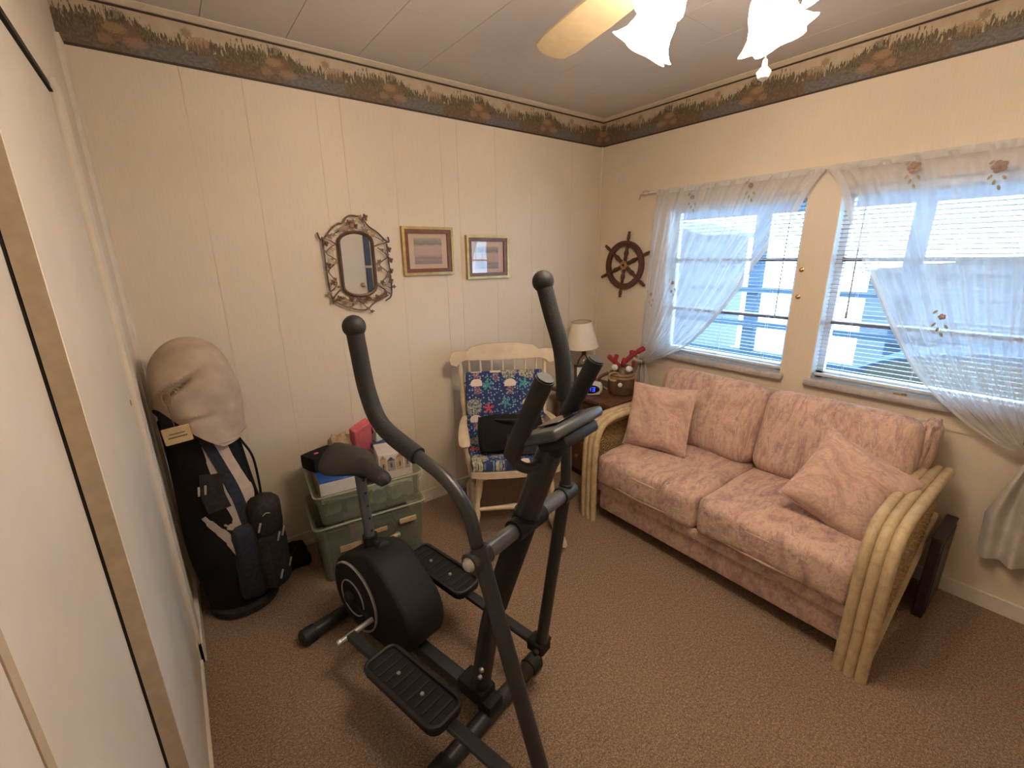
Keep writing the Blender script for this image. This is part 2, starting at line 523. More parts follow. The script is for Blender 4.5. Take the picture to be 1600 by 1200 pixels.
# ------------------------------------------------------------------ mesh helpers
def V(*a):
    return Vector(a)
def spline(pts, n=6):
    P = [Vector(p) for p in pts]
    if len(P) < 3:
        return P
    out = []
    Q = [P[0]*2-P[1]] + P + [P[-1]*2-P[-2]]
    for i in range(1, len(Q)-2):
        a, b, c, d = Q[i-1], Q[i], Q[i+1], Q[i+2]
        for k in range(n):
            s = k/n
            out.append(.5*((2*b)+(c-a)*s+(2*a-5*b+4*c-d)*s*s+(3*b-a-3*c+d)*s**3))
    out.append(P[-1])
    return out
class B:
    """collects geometry of one part"""
    def __init__(s):
        s.v, s.f, s.uv = [], [], None
    def add(s, vs, fs):
        o = len(s.v)
        s.v += [tuple(x) for x in vs]
        s.f += [tuple(i+o for i in f) for f in fs]
        return s
    def box(s, c, size, rot=None):
        hx, hy, hz = size[0]/2, size[1]/2, size[2]/2
        vs = [Vector((x, y, z)) for x in (-hx, hx) for y in (-hy, hy) for z in (-hz, hz)]
        if rot is not None:
            vs = [rot @ q for q in vs]
        vs = [q+Vector(c) for q in vs]
        return s.add(vs, [(0, 1, 3, 2), (4, 6, 7, 5), (0, 4, 5, 1), (2, 3, 7, 6), (0, 2, 6, 4), (1, 5, 7, 3)])
    def bb(s, x0, x1, y0, y1, z0, z1):
        return s.box(((x0+x1)/2, (y0+y1)/2, (z0+z1)/2), (abs(x1-x0), abs(y1-y0), abs(z1-z0)))
    def rbox(s, c, size, r=.01, seg=2, rot=None):
        bm = bmesh.new()
        bmesh.ops.create_cube(bm, size=1)
        for q in bm.verts:
            q.co = Vector((q.co.x*size[0], q.co.y*size[1], q.co.z*size[2]))
        bmesh.ops.bevel(bm, geom=bm.edges[:], offset=r, segments=seg, profile=.5, affect='EDGES')
        bm.verts.ensure_lookup_table()
        vs = [q.co.copy() for q in bm.verts]
        if rot is not None:
            vs = [rot @ q for q in vs]
        vs = [q+Vector(c) for q in vs]
        fs = [tuple(q.index for q in f.verts) for f in bm.faces]
        bm.free()
        return s.add(vs, fs)
    def tube(s, pts, r, seg=12, caps=True, flat=1.0, up=None):
        P = [Vector(p) for p in pts]
        n = len(P)
        R = r if isinstance(r, (list, tuple)) else [r]*n
        T = []
        for i in range(n):
            d = (P[min(i+1, n-1)]-P[max(i-1, 0)])
            T.append(d.normalized() if d.length > 1e-9 else Vector((0, 0, 1)))
        u = Vector(up) if up else (Vector((0, 0, 1)) if abs(T[0].z) < .9 else Vector((1, 0, 0)))
        u = (u-T[0]*u.dot(T[0])).normalized()
        vs, fs = [], []
        for i in range(n):
            u = (u-T[i]*u.dot(T[i]))
            u = u.normalized() if u.length > 1e-6 else T[i].orthogonal().normalized()
            w_ = T[i].cross(u)
            for k in range(seg):
                a = 2*PI*k/seg
                vs.append(P[i]+(u*math.cos(a)*flat+w_*math.sin(a))*R[i])
        for i in range(n-1):
            for k in range(seg):
                k2 = (k+1) % seg
                fs.append((i*seg+k, i*seg+k2, (i+1)*seg+k2, (i+1)*seg+k))
        if caps:
            fs.append(tuple(range(seg))[::-1])
            fs.append(tuple((n-1)*seg+k for k in range(seg)))
        return s.add(vs, fs)
    def lathe(s, prof, seg=24, c=(0, 0, 0), mat=None, ruffle=None, caps=True):
        vs, fs = [], []
        for i, (r, z) in enumerate(prof):
            for k in range(seg):
                a = 2*PI*k/seg
                rr = r
                if ruffle:
                    rr = r*(1+ruffle(i/(len(prof)-1), a))
                q = Vector((rr*math.cos(a), rr*math.sin(a), z))
                if mat is not None:
                    q = mat @ q
                vs.append(q+Vector(c))
        n = len(prof)
        for i in range(n-1):
            for k in range(seg):
                k2 = (k+1) % seg
                fs.append((i*seg+k, i*seg+k2, (i+1)*seg+k2, (i+1)*seg+k))
        if caps:
            fs.append(tuple(range(seg))[::-1])
            fs.append(tuple((n-1)*seg+k for k in range(seg)))
        return s.add(vs, fs)
    def ell(s, c, rad, seg=14, rings=8, rot=None):
        vs, fs = [], []
        for i in range(rings+1):
            th = PI*i/rings
            for k in range(seg):
                a = 2*PI*k/seg
                q = Vector((rad[0]*math.sin(th)*math.cos(a), rad[1]*math.sin(th)*math.sin(a), rad[2]*math.cos(th)))
                if rot is not None:
                    q = rot @ q
                vs.append(q+Vector(c))
        for i in range(rings):
            for k in range(seg):
                k2 = (k+1) % seg
                fs.append((i*seg+k, (i+1)*seg+k, (i+1)*seg+k2, i*seg+k2))
        return s.add(vs, fs)
    def prism(s, poly, fn0, fn1):
        """poly 2D points; fn0/fn1 map (a,b)->3D for both faces"""
        n = len(poly)
        vs = [fn0(*p) for p in poly]+[fn1(*p) for p in poly]
        fs = [tuple(range(n))[::-1], tuple(range(n, 2*n))]
        for i in range(n):
            j = (i+1) % n
            fs.append((i, j, n+j, n+i))
        return s.add(vs, fs)
    def grid(s, fn, nu, nv, uv=False):
        vs = [fn(i/nu, j/nv) for j in range(nv+1) for i in range(nu+1)]
        fs = [(j*(nu+1)+i, j*(nu+1)+i+1, (j+1)*(nu+1)+i+1, (j+1)*(nu+1)+i) for j in range(nv) for i in range(nu)]
        return s.add(vs, fs)
    def sheet(s, fn, nu, nv, nfn, th):
        """grid with thickness th along nfn"""
        a = [Vector(fn(i/nu, j/nv)) for j in range(nv+1) for i in range(nu+1)]
        nn = Vector(nfn)
        bvs = [q+nn*th for q in a]
        m = len(a)
        fs = []
        for j in range(nv):
            for i in range(nu):
                k = (j*(nu+1)+i, j*(nu+1)+i+1, (j+1)*(nu+1)+i+1, (j+1)*(nu+1)+i)
                fs.append(k)
                fs.append(tuple(m+x for x in k[::-1]))
        ring = [i for i in range(nu+1)]+[j*(nu+1)+nu for j in range(1, nv+1)]+[nv*(nu+1)+i for i in range(nu-1, -1, -1)]+[j*(nu+1) for j in range(nv-1, 0, -1)]
        for i in range(len(ring)):
            j = (i+1) % len(ring)
            fs.append((ring[j], ring[i], m+ring[i], m+ring[j]))
        return s.add(a+bvs, fs)
    def cushion(s, c, size, puff=(.25, .25, .5), n=10, rot=None, wob=0.0, seedv=0, corner=.0):
        """rounded, puffed box; size full extents"""
        bm = bmesh.new()
        bmesh.ops.create_cube(bm, size=2)
        bmesh.ops.subdivide_edges(bm, edges=bm.edges[:], cuts=n, use_grid_fill=True)
        vs = []
        rnd = random.Random(seedv)
        ph = [rnd.uniform(0, 6.28) for _ in range(6)]
        for q in bm.verts:
            x, y, z = q.co
            # superellipsoid-like rounding
            def rd(a, b, c_, p):
                return a*math.sqrt(max(0, 1-p*(b*b)/2-p*(c_*c_)/2+p*p*b*b*c_*c_/3))
            X, Y, Z = rd(x, y, z, puff[0]), rd(y, x, z, puff[1]), rd(z, x, y, puff[2])
            wv = wob*(math.sin(5*x+ph[0])*math.sin(4*y+ph[1])+.6*math.sin(9*x+7*y+ph[2]))
            p = Vector((X*size[0]/2, Y*size[1]/2, Z*size[2]/2+wv*(1 if z > 0 else -1)*abs(z)))
            if corner:
                k = (abs(x)*abs(y))**6
                p.x *= 1+corner*k
                p.y *= 1+corner*k
            if rot is not None:
                p = rot @ p
            vs.append(p+Vector(c))
        bm.verts.ensure_lookup_table()
        fs = [tuple(q.index for q in f.verts) for f in bm.faces]
        bm.free()
        return s.add(vs, fs)
def pad(c, size, r, bulge=(0, 0, 0), n=14, rot=None, wob=0.0, seedv=0):
    bm = bmesh.new()
    bmesh.ops.create_cube(bm, size=2)
    bmesh.ops.subdivide_edges(bm, edges=bm.edges[:], cuts=n, use_grid_fill=True)
    h = [q/2 for q in size]
    rnd_ = random.Random(seedv)
    ph = [rnd_.uniform(0, 6.28) for _ in range(6)]
    vs = []
    for q in bm.verts:
        x, y, z = (math.sin(a*PI/2) for a in q.co)
        p = Vector((x*h[0], y*h[1], z*h[2]))
        inn = Vector([max(-(h[i]-r), min(h[i]-r, p[i])) for i in range(3)])
        d = p-inn
        if d.length > 1e-6:
            p = inn+d.normalized()*min(r, r)
        e = lambda a, b_: (1-a*a)*(1-b_*b_)
        wv = wob*(math.sin(4.1*x+3.3*y+ph[0])*math.sin(3.7*y-2*z+ph[1])+.6*math.sin(8*x+7*y+5*z+ph[2]))
        p += Vector((bulge[0]*e(y, z)*x, bulge[1]*e(x, z)*y, bulge[2]*e(x, y)*z))
        p += Vector((wv*x*.6, 0, wv*z))
        if rot is not None:
            p = rot @ p
        vs.append(p+Vector(c))
    bm.verts.ensure_lookup_table()
    fs = [tuple(q.index for q in f.verts) for f in bm.faces]
    bm.free()
    return B().add(vs, fs)
def link(name, b, mat, parent=None, smooth=True, angle=40, uvfn=None):
    me = bpy.data.meshes.new(name)
    me.from_pydata(b.v, [], b.f)
    me.validate()
    bm = bmesh.new()
    bm.from_mesh(me)
    bmesh.ops.recalc_face_normals(bm, faces=bm.faces[:])
    if smooth:
        for f in bm.faces:
            f.smooth = True
        ca = math.radians(angle)
        for e in bm.edges:
            if len(e.link_faces) == 2 and e.calc_face_angle(0) > ca:
                e.smooth = False
    bm.to_mesh(me)
    bm.free()
    if uvfn:
        ul = me.uv_layers.new(name='UVMap')
        for lp in me.loops:
            ul.data[lp.index].uv = uvfn(me.vertices[lp.vertex_index].co)
    me.materials.append(MATS[mat])
    o = bpy.data.objects.new(name, me)
    COL.objects.link(o)
    if parent is not None:
        o.parent = parent
    return o
def lk(name, b, mat, t, root=None, **kw):
    """link geometry given in world coordinates under a thing that stands at its own base"""
    o = (root or t).location
    b.v = [(a[0]-o[0], a[1]-o[1], a[2]-o[2]) for a in b.v]
    return link(name, b, mat, t, **kw)

def inst(src, parent, loc=(0, 0, 0), rot=(0, 0, 0)):
    o = src.copy()
    COL.objects.link(o)
    o.parent = parent
    o.location = loc
    o.rotation_euler = rot
    return o
def tag(o, label=None, cat=None, group=None, kind=None):
    if label: o['label'] = label
    if cat: o['category'] = cat
    if group: o['group'] = group
    if kind: o['kind'] = kind
    return o
def thing(name, label, cat, loc=(0, 0, 0), rotz=0.0, group=None, rot=None):
    o = bpy.data.objects.new(name, None)
    COL.objects.link(o)
    o.empty_display_size = .05
    o.location = loc
    o.rotation_euler = rot if rot else (0, 0, rotz)
    return tag(o, label, cat, group)
def struct(name, b, mat, label, parent=None, smooth=False):
    o = link(name, b, mat, parent, smooth)
    if parent is None:
        tag(o, label, None, None, 'structure')
    return o
def Rx(a): return Matrix.Rotation(a, 3, 'X')
def Ry(a): return Matrix.Rotation(a, 3, 'Y')
def Rz(a): return Matrix.Rotation(a, 3, 'Z')

# ------------------------------------------------------------------ room shell
XL, YR, ZC = -2.82, -3.30, 2.455       # left wall, rear wall, ceiling
struct('floor', B().bb(-3.6, .0, YR, .0, -.06, 0), 'carpet', 'brown speckled carpet covering the whole floor')
# back wall: backing plus grooved vertical panel boards
wb = struct('wall_back', B().bb(-3.6, .12, .0018, .12, 0, 2.6), 'wall', 'cream panelled back wall with mirror and pictures')
gx = [-3.5, -2.705, -2.48, -2.262, -1.968, -1.857, -1.60, -1.32, -1.215, -.95, -.66, -.545, -.30, 0.0]
for i in range(len(gx)-1):
    link('panel_board', B().bb(gx[i]+.0008, gx[i+1]-.0008, 0, .004, .0, 2.5), 'wall', wb, smooth=False)
# right wall with two window openings
W1, W2, WZ0, WZ1 = (-1.400, -.600), (-2.345, -1.545), .885, 1.835
rw = B()
rw.bb(0, .12, YR, 0.12, 0, WZ0).bb(0, .12, YR, .12, WZ1, 2.6)
rw.bb(0, .12, W1[1], .12, WZ0, WZ1).bb(0, .12, W2[1], W1[0], WZ0, WZ1).bb(0, .12, YR, W2[0], WZ0, WZ1)
rwo = struct('wall_right', rw, 'wall', 'cream window wall behind the sofa')
# wall groove lines under the windows (raised apron strips)
link('apron_panel', B().bb(-.006, 0, -1.43, -.55, .765, .79), 'wall', rwo, smooth=False)
link('apron_panel', B().bb(-.006, 0, -2.40, -1.51, .765, .79), 'wall', rwo, smooth=False)
# left wall: short return, header above the closet and the part beyond
lw = B()
lw.bb(-2.95, XL, -.56, 0, 0, 2.6).bb(-2.95, XL, YR, -.56, 2.0, 2.6).bb(-2.95, XL, YR, -2.95, 0, 2.0)
lwo = struct('wall_left', lw, 'wall_white', 'pale left wall framing the sliding closet')
link('corner_board', B().bb(XL, XL+.014, -.10, -.0, .0, 2.28), 'trim_white', lwo, smooth=False)
link('corner_board', B().bb(XL, XL+.010, -.56, -.44, .0, 2.02), 'trim_white', lwo, smooth=False)
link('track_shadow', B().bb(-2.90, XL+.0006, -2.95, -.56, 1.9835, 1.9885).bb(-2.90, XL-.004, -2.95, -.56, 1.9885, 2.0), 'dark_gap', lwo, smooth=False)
struct('wall_closet', B().bb(-3.62, -3.6, YR, 0, 0, 2.6), 'dark_gap', 'dark back of the closet')
# rear wall behind the camera
rr = B()
rr.bb(-3.6, .12, YR-.1, YR, 0, 2.6)
struct('wall_rear', rr, 'wall', 'cream wall behind the viewer, seen in the mirror')
# ceiling: strips of tile along y
cl = struct('ceiling', B().bb(-3.6, .12, YR-.1, .12, ZC+.008, ZC+.1), 'ceiling_tile', 'grey ceiling of wide textured tile strips')
x = -2.07-.31*5
ci = 0
first = None
while x < 0:
    x0, x1 = max(x+.0012, -3.6), min(x+.31-.0012, 0)
    cuts = [0, -.56-(ci % 2)*.6, -1.78-(ci % 2)*.6, YR]
    for a_, b_ in zip(cuts[:-1], cuts[1:]):
        link('ceiling_panel', B().bb(x0, x1, b_+.0008, a_-.0008, ZC, ZC+.009), 'ceiling_tile', cl, smooth=False)
    x += .31
    ci += 1
# closet sliding doors
d1 = link('door_1', B().rbox((-2.843, -.945, .995), (.034, .77, 1.975), .003, 1), 'door_white', None)
tag(d1, 'white sliding closet panel next to the golf bag', None, None, 'structure')
link('edge_strip', B().bb(-2.859, -2.827, -1.3325, -1.3295, .01, 1.98), 'door_edge', d1, smooth=False)
link('finger_pull', B().lathe([(.002, 0), (.008, .0), (.010, .0016), (.010, -.002)], 12, (-2.826, -.60, 1.10), Ry(PI/2)), 'gold', d1)
d2 = link('door_2', B().rbox((-2.8795, -2.11, .995), (.030, 1.64, 1.975), .002, 1), 'door_white', None)
tag(d2, 'white sliding closet panel in the rear track nearest the viewer', None, None, 'structure')
link('edge_strip', B().bb(-2.8650, -2.8625, -1.82, -1.80, .01, 1.98), 'door_edge', d2, smooth=False)
link('shadow_gap', B().bb(-2.8655, -2.8605, -1.331, -1.29, .01, 1.98), 'dark_gap', d1, smooth=False)
# baseboards and crown
struct('baseboard_back', B().bb(XL, 0, -.012, 0, 0, .075).bb(XL, 0, -.018, 0, .0, .02), 'trim_white', 'low cream baseboard along the back wall')
struct('baseboard_right', B().bb(-.012, 0, YR, -.0, 0, .07), 'trim_white', 'low cream baseboard along the window wall')
struct('baseboard_left', B().bb(XL, XL+.016, -.56, -.0, 0, .09).bb(XL-.06, XL+.004, YR, -.56, 0, .014), 'trim_white', 'cream base trim along the closet')
b = B()
b.prism([(0, 0), (0, -.016), (-.010, -.016), (-.032, -.004), (-.032, 0)], lambda a, c: V(XL, a, ZC+c), lambda a, c: V(0, a, ZC+c))
struct('trim_1', b, 'crown_cream', 'cream crown strip over the back wall')
b = B()
b.prism([(0, 0), (0, -.016), (-.010, -.016), (-.032, -.004), (-.032, 0)], lambda a, c: V(a, YR, ZC+c), lambda a, c: V(a, 0, ZC+c))
struct('trim_2', b, 'crown_cream', 'cream crown strip over the window wall')
struct('trim_3', B().bb(XL, 0, -.0022, 0, BZ0, BZ1), 'border_back', 'marsh and duck wallpaper border above the back wall')
struct('trim_4', B().bb(-.0022, 0, YR, 0, BZ0, BZ1), 'border_right', 'marsh and duck wallpaper border above the windows')
b = B()
b.tube([(-.004, -.004, 0), (-.004, -.004, 2.28)], .007, 8)
struct('trim_5', b, 'wall', 'slim corner bead where back and window walls meet')
# entrance door seen in the mirror
dr = struct('door_3', B().bb(-1.30, -.67, YR, YR+.03, 0, 2.02), 'door_white', 'cream room door on the rear wall, reflected in the mirror')
link('door_knob', B().lathe([(.012, 0), (.012, .03), (.026, .042), (.028, .055), (.018, .068), (.002, .07)], 16, (-.74, YR+.03, 1.22), Rx(-PI/2)), 'gold', dr)
link('glass_strip', B().bb(-.655, -.585, YR, YR+.02, .30, 1.42).bb(-.655, -.585, YR, YR+.02, 1.45, 2.0), 'print_navy', dr, smooth=False)
link('rail', B().bb(-1.30, -.67, YR+.03, YR+.038, 1.05, 1.08), 'trim_white', dr, smooth=False)

# ------------------------------------------------------------------ windows, blinds, curtains
def window(name, y0, y1, label):
    w_ = struct(name, B().bb(.070, .105, y0, y0+.035, WZ0, WZ1).bb(.070, .105, y1-.035, y1, WZ0, WZ1)
                .bb(.070, .105, y0, y1, WZ0, WZ0+.04).bb(.070, .105, y0, y1, WZ1-.04, WZ1), 'window_frame_white', label)
    for z in (1.185, 1.50):
        link('sash_bar', B().bb(.066, .10, y0+.03, y1-.03, z-.010, z+.010), 'window_bar', w_, smooth=False)
    zs = [WZ0+.035, 1.175, 1.195, 1.49, 1.51, WZ1-.035]
    for i in range(3):
        link('pane', B().bb(.086, .090, y0+.03, y1-.03, zs[2*i], zs[2*i+1]), 'pane', w_, smooth=False)
    for ya, yb in ((y0, y0+.004), (y1-.004, y1)):
        link('reveal', B().bb(.0, .07, ya, yb, WZ0, WZ1), 'window_frame_white', w_, smooth=False)
    link('window_sill', B().rbox((.018, (y0+y1)/2, WZ0-.016), (.11, y1-y0+.035, .034), .008, 2), 'sill_grey', w_)
    return w_
window('window_1', *W1, 'white framed window nearer the room corner')
w2 = window('window_2', *W2, 'white framed window further right, partly behind its curtain')
link('sash_latch', B().rbox((-.012, -1.93, WZ0+.004), (.012, .05, .012), .003, 1).rbox((-.016, -1.945, WZ0+.010), (.010, .018, .010), .002, 1), 'brass', w2)
def blind(y0, y1, label):
    t = thing('window_blind', label, 'blind', (.040, (y0+y1)/2, WZ0), 0, 'mini blinds in the windows')
    hw = (y1-y0)/2-.008
    link('headrail', B().rbox((0, 0, WZ1-WZ0-.018), (.028, 2*hw, .030), .003, 1), 'blind_rail', t)
    link('bottom_rail', B().rbox((0, 0, .022), (.026, 2*hw, .014), .003, 1), 'blind_rail', t)
    n = 43
    z0, z1 = .044, WZ1-WZ0-.045
    src = None
    for i in range(n):
        z = z0+(z1-z0)*i/(n-1)
        if src is None:
            sb = B()
            prof = [(-.0125, -.0012), (-.006, .0006), (0, .0012), (.006, .0006), (.0125, -.0012)]
            sb.prism(prof + [(a, c-.0006) for a, c in prof[::-1]], lambda a, c: V(a, -hw, c), lambda a, c: V(a, hw, c))
            src = link('slat', sb, 'blind_slat', t)
            src.location = (0, 0, z)
            src.rotation_euler = (0, math.radians(10), 0)
        else:
            inst(src, t, (0, 0, z), (0, math.radians(10), 0))
    for y in (-hw+.12, 0, hw-.12):
        link('ladder_cord', B().tube([(-.0135, y, .02), (-.0135, y, z1+.02)], .0009, 5).tube([(.0135, y, .02), (.0135, y, z1+.02)], .0009, 5), 'cord', t)
    return t, hw, z1
t1, hw, z1 = blind(*W1, 'white mini blind nearest the room corner')
link('tilt_wand', B().tube([(-.020, -hw+.07, z1), (-.024, -hw+.075, .30)], .003, 6), 'wand', t1)
t2, hw, z1 = blind(*W2, 'white mini blind right of the wall between the windows')
link('tilt_wand', B().tube([(-.020, hw-.09, z1), (-.03, hw-.10, .36)], .0035, 6), 'wand', t2)
link('wand_tip', B().lathe([(.003, -.03), (.006, -.025), (.006, 0), (.003, .006)], 8, (-.03, hw-.10, .36)), 'wand', t2)

rodz = 1.925
rod = tag(link('curtain_rod', B().tube([(-.045, -.42, rodz), (-.045, -2.62, rodz)], .006, 8)
          .tube([(-.045, -.42, rodz), (-.02, -.41, rodz), (0, -.41, rodz)], .006, 8).tube([(-.045, -1.475, rodz), (0, -1.475, rodz)], .005, 8), 'trim_white'),
          'thin white curtain rod over both windows', 'curtain rod')
def curtain(label, ytop0, edge, tie, ylen, folds, tailpts, seedv):
    """ytop0: outer top y; edge: list of (y,z) of the inner hem from rod to tie; tie: (y,z)"""
    t = thing('curtain', label, 'curtain', (0, 0, 0), 0, 'sheer curtains tied back')
    E_ = spline([V(0, a, c) for a, c in edge], 8)
    ne = len(E_)-1
    cum = [0]
    for i in range(ne):
        cum.append(cum[-1]+(E_[i+1]-E_[i]).length)
    def ev(s):
        d = s*cum[-1]
        for i in range(ne):
            if cum[i+1] >= d:
                return E_[i].lerp(E_[i+1], (d-cum[i])/max(1e-9, cum[i+1]-cum[i]))
        return E_[-1]
    rnd = random.Random(seedv)
    ph = [rnd.uniform(0, 6.28) for _ in range(4)]
    def fn(u, s):
        p1 = ev(s)
        bow = .03*math.sin(PI*s)
        y0 = ytop0+(tie[0]-ytop0)*(s**1.2)
        z0 = rodz+(tie[1]-rodz)*s
        q = u**.9
        y = y0+(p1.y-y0)*q
        z = z0+(p1.z-z0)*(q**1.3)
        g = 1-.55*s
        a = .016*g*(math.sin(2*PI*folds*u+ph[0])+.5*math.sin(2*PI*folds*2.3*u+ph[1]))*min(1, .35+1.5*s)
        a -= .02*math.sin(PI*min(1, s*1.1))
        return V(-.052+a - .03*s*s, y, z)
    link('sheer_panel', B().grid(fn, 170, 60), 'sheer', t)
    # dense inner hem and header
    def hem(u, s):
        p = fn(1-.035*u, s)
        return p+V(-.004, 0, 0)
    link('hem', B().grid(hem, 3, 60), 'sheer_dense', t)
    def head(u, s):
        y = ytop0+(edge[0][0]-ytop0)*u
        a = .0015*math.sin(2*PI*folds*4*u)
        return V(-.056+a, y, rodz+.010-.030*s)
    link('header', B().grid(head, 160, 3), 'sheer_dense', t)
    # tie-back band and ornament
    ty, tz = tie
    link('tie_band', B().tube(spline([(-.085, ty-.035, tz-.02), (-.11, ty, tz-.012), (-.085, ty+.03, tz+.004), (-.03, ty+.035, tz+.012)], 6), .012, 8), 'tail_fabric', t)
    ob = B()
    for k in range(6):
        a = k*PI/3
        ob.ell((-.095, ty+.02+.016*math.cos(a), tz+.02+.016*math.sin(a)), (.006, .011, .011), 8, 5)
    ob.ell((-.10, ty+.02, tz+.02), (.008, .007, .007), 8, 5)
    link('tie_flower', ob, 'gold', t)
    # tail below the tie
    T0, T1 = tailpts
    def tail(u, s):
        wd = T0[1]+(T1[1]-T0[1])*min(1, s*1.6)
        y = T0[0]+(T1[0]-T0[0])*s+(u-.5)*wd
        z = tz-.005+(T1[2]-tz)*s
        a = .02*math.sin(2*PI*3.2*u+ph[2]+s)*min(1, .3+s*2)+.008*math.sin(14*u+9*s+ph[3])
        return V(-.055+a-.01*s, y, z)
    link('tail', B().sheet(tail, 50, 24, (.5, 0, 0), .004), 'tail_fabric', t)
    t.location = (-.05, ty, 0)
    for ch in t.children:
        ch.location = (.05, -ty, 0)
    return t
cL = curtain('white sheer curtain sweeping left over the window by the ship wheel', -.525,
             [(-1.474, 1.925), (-1.415, 1.825), (-1.365, 1.709), (-1.214, 1.48), (-1.113, 1.293), (-.956, 1.075), (-.815, .94), (-.594, .815), (-.52, .80)],
             (-.495, .825), 1, 9, [(-.51, .05), (-.50, .17, .42)], 3)
cR = curtain('white sheer curtain sweeping right at the edge of the picture', -2.60,
             [(-1.482, 1.925), (-1.55, 1.83), (-1.66, 1.575), (-1.768, 1.374), (-1.873, 1.178), (-1.997, .992), (-2.148, .853), (-2.277, .777), (-2.33, .765)],
             (-2.39, .785), 1, 9, [(-2.41, .06), (-2.435, .25, .27)], 5)
def rose(parent, y, z, x=-.078, r=.016, stem=True):
    g = B()
    for k in range(5):
        a = k*2*PI/5
        g.ell((x, y+r*.6*math.cos(a), z+r*.6*math.sin(a)), (.0025, r*.55, r*.5), 8, 4)
    g.ell((x-.002, y, z), (.003, r*.4, r*.4), 8, 4)
    lk('embroidered_rose', g, 'rose_faded', parent)
    lf = B()
    for k, (dy, dz) in enumerate([(.02, -.035), (-.02, -.04), (.005, -.055), (.024, .018), (-.012, -.075)]):
        lf.ell((x, y+dy, z+dz), (.0018, .006, .010), 6, 4, Rx(dy*30))
    lk('embroidered_leaves', lf, 'floral_green', parent)
for y, z in ((-.80, 1.862), (-1.14, 1.885)):
    rose(cL, y, z, r=.013)
for y, z in ((-1.815, 1.875), (-2.07, 1.84)):
    rose(cR, y, z, r=.022)
rose(cL, -.56, 1.28, -.085, .012)
rose(cL, -.72, 1.36, -.085, .012)
rose(cR, -2.02, 1.27, -.10, .012)
hl = tag(link('hook_ribbon', B().tube(spline([(-.01, -.36, rodz-.03), (-.02, -.375, rodz-.005), (-.03, -.40, rodz), (-.04, -.45, rodz)], 5), .005, 6)
         .tube(spline([(-.03, -.40, rodz+.004), (-.035, -.42, rodz+.018), (-.04, -.46, rodz+.008)], 5), .004, 6), 'tail_fabric'), 'gathered ribbon end at the corner end of the curtain rod', 'ribbon')
for z in (1.45, 1.31):
    tag(link('wall_hook', B().lathe([(.012, 0), (.012, .003), (.005, .006), (.004, .014), (.007, .018), (.002, .02)], 10, (0, -1.425+.015*(z-1.4), z), Ry(-PI/2)), 'brass'),
        'small brass hook on the wall between windows, ' + ('upper' if z > 1.4 else 'lower') + ' of the pair', 'hook', 'wall hooks between the windows')

# ------------------------------------------------------------------ porch outside
struct('ground', B().bb(.12, 40, -25, 25, -.62, -.6), 'lawn', 'pale sunlit ground beyond the porch outside the windows')
struct('porch_floor', B().bb(.14, 2.6, -8, 5, -.25, -.15), 'porch_floor', 'pale porch slab outside the windows')
struct('eave', B().bb(.14, .55, -8, 5, 2.42, 2.50), 'porch_roof', 'narrow eave above the windows outside')
for y, lb in ((-2.55, 'shade-coloured white porch post furthest right, beyond the covered cart'), (-1.35, 'shade-coloured white porch post seen through the right window'),
              (-.05, 'shade-coloured white porch post in the middle of the left window'), (1.15, 'shade-coloured white porch post seen through the left curtain')):
    tag(link('porch_post', B().bb(2.45, 2.55, y-.06, y+.06, .47, 1.93), 'porch_shaded_white', smooth=False), lb, 'post', 'porch posts')
tag(link('porch_header', B().bb(2.44, 2.56, -8, 5, 1.93, 2.25), 'porch_shaded_white', smooth=False), 'deep shade-coloured white header beam above the porch posts', 'beam')
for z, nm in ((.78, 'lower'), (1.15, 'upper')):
    tag(link('porch_rail', B().bb(2.40, 2.448, -8, 5, z-.028, z+.028), 'porch_shaded_white', smooth=False), nm + ' shade-coloured white rail between the porch posts', 'rail', 'porch rails')
tag(link('porch_kneewall', B().bb(2.46, 2.54, -8, 5, -.15, .47), 'porch_shaded_white', smooth=False), 'low solid shade-coloured white wall under the porch rails', 'wall')
# neighbouring buildings across the yard
def neighbour(label, x0, x1, y0, y1, z1):
    t = thing('neighbour_house', label, 'building', ((x0+x1)/2, (y0+y1)/2, -.6))
    n_ = int((z1+.6)/.22)
    for i in range(n_):
        za, zb = -.6+i*(z1+.6)/n_, -.6+(i+1)*(z1+.6)/n_
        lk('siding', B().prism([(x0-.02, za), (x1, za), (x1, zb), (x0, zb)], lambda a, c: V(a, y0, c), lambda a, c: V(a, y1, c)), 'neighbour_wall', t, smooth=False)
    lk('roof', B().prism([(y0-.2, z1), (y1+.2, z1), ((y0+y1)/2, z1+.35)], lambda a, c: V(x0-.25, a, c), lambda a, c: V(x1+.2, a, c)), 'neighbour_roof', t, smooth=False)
    wn = lk('window', B().bb(x0-.05, x0, (y0+y1)/2-.35, (y0+y1)/2+.35, z1-1.05, z1-.35), 'porch_shaded_white', t, smooth=False)
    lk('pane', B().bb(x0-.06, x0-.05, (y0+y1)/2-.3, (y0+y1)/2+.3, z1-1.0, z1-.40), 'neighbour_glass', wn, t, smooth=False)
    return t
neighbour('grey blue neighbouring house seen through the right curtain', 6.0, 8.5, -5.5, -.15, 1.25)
neighbour('grey blue shed seen through the left curtain', 6.0, 8.0, 2.75, 4.8, 1.9)
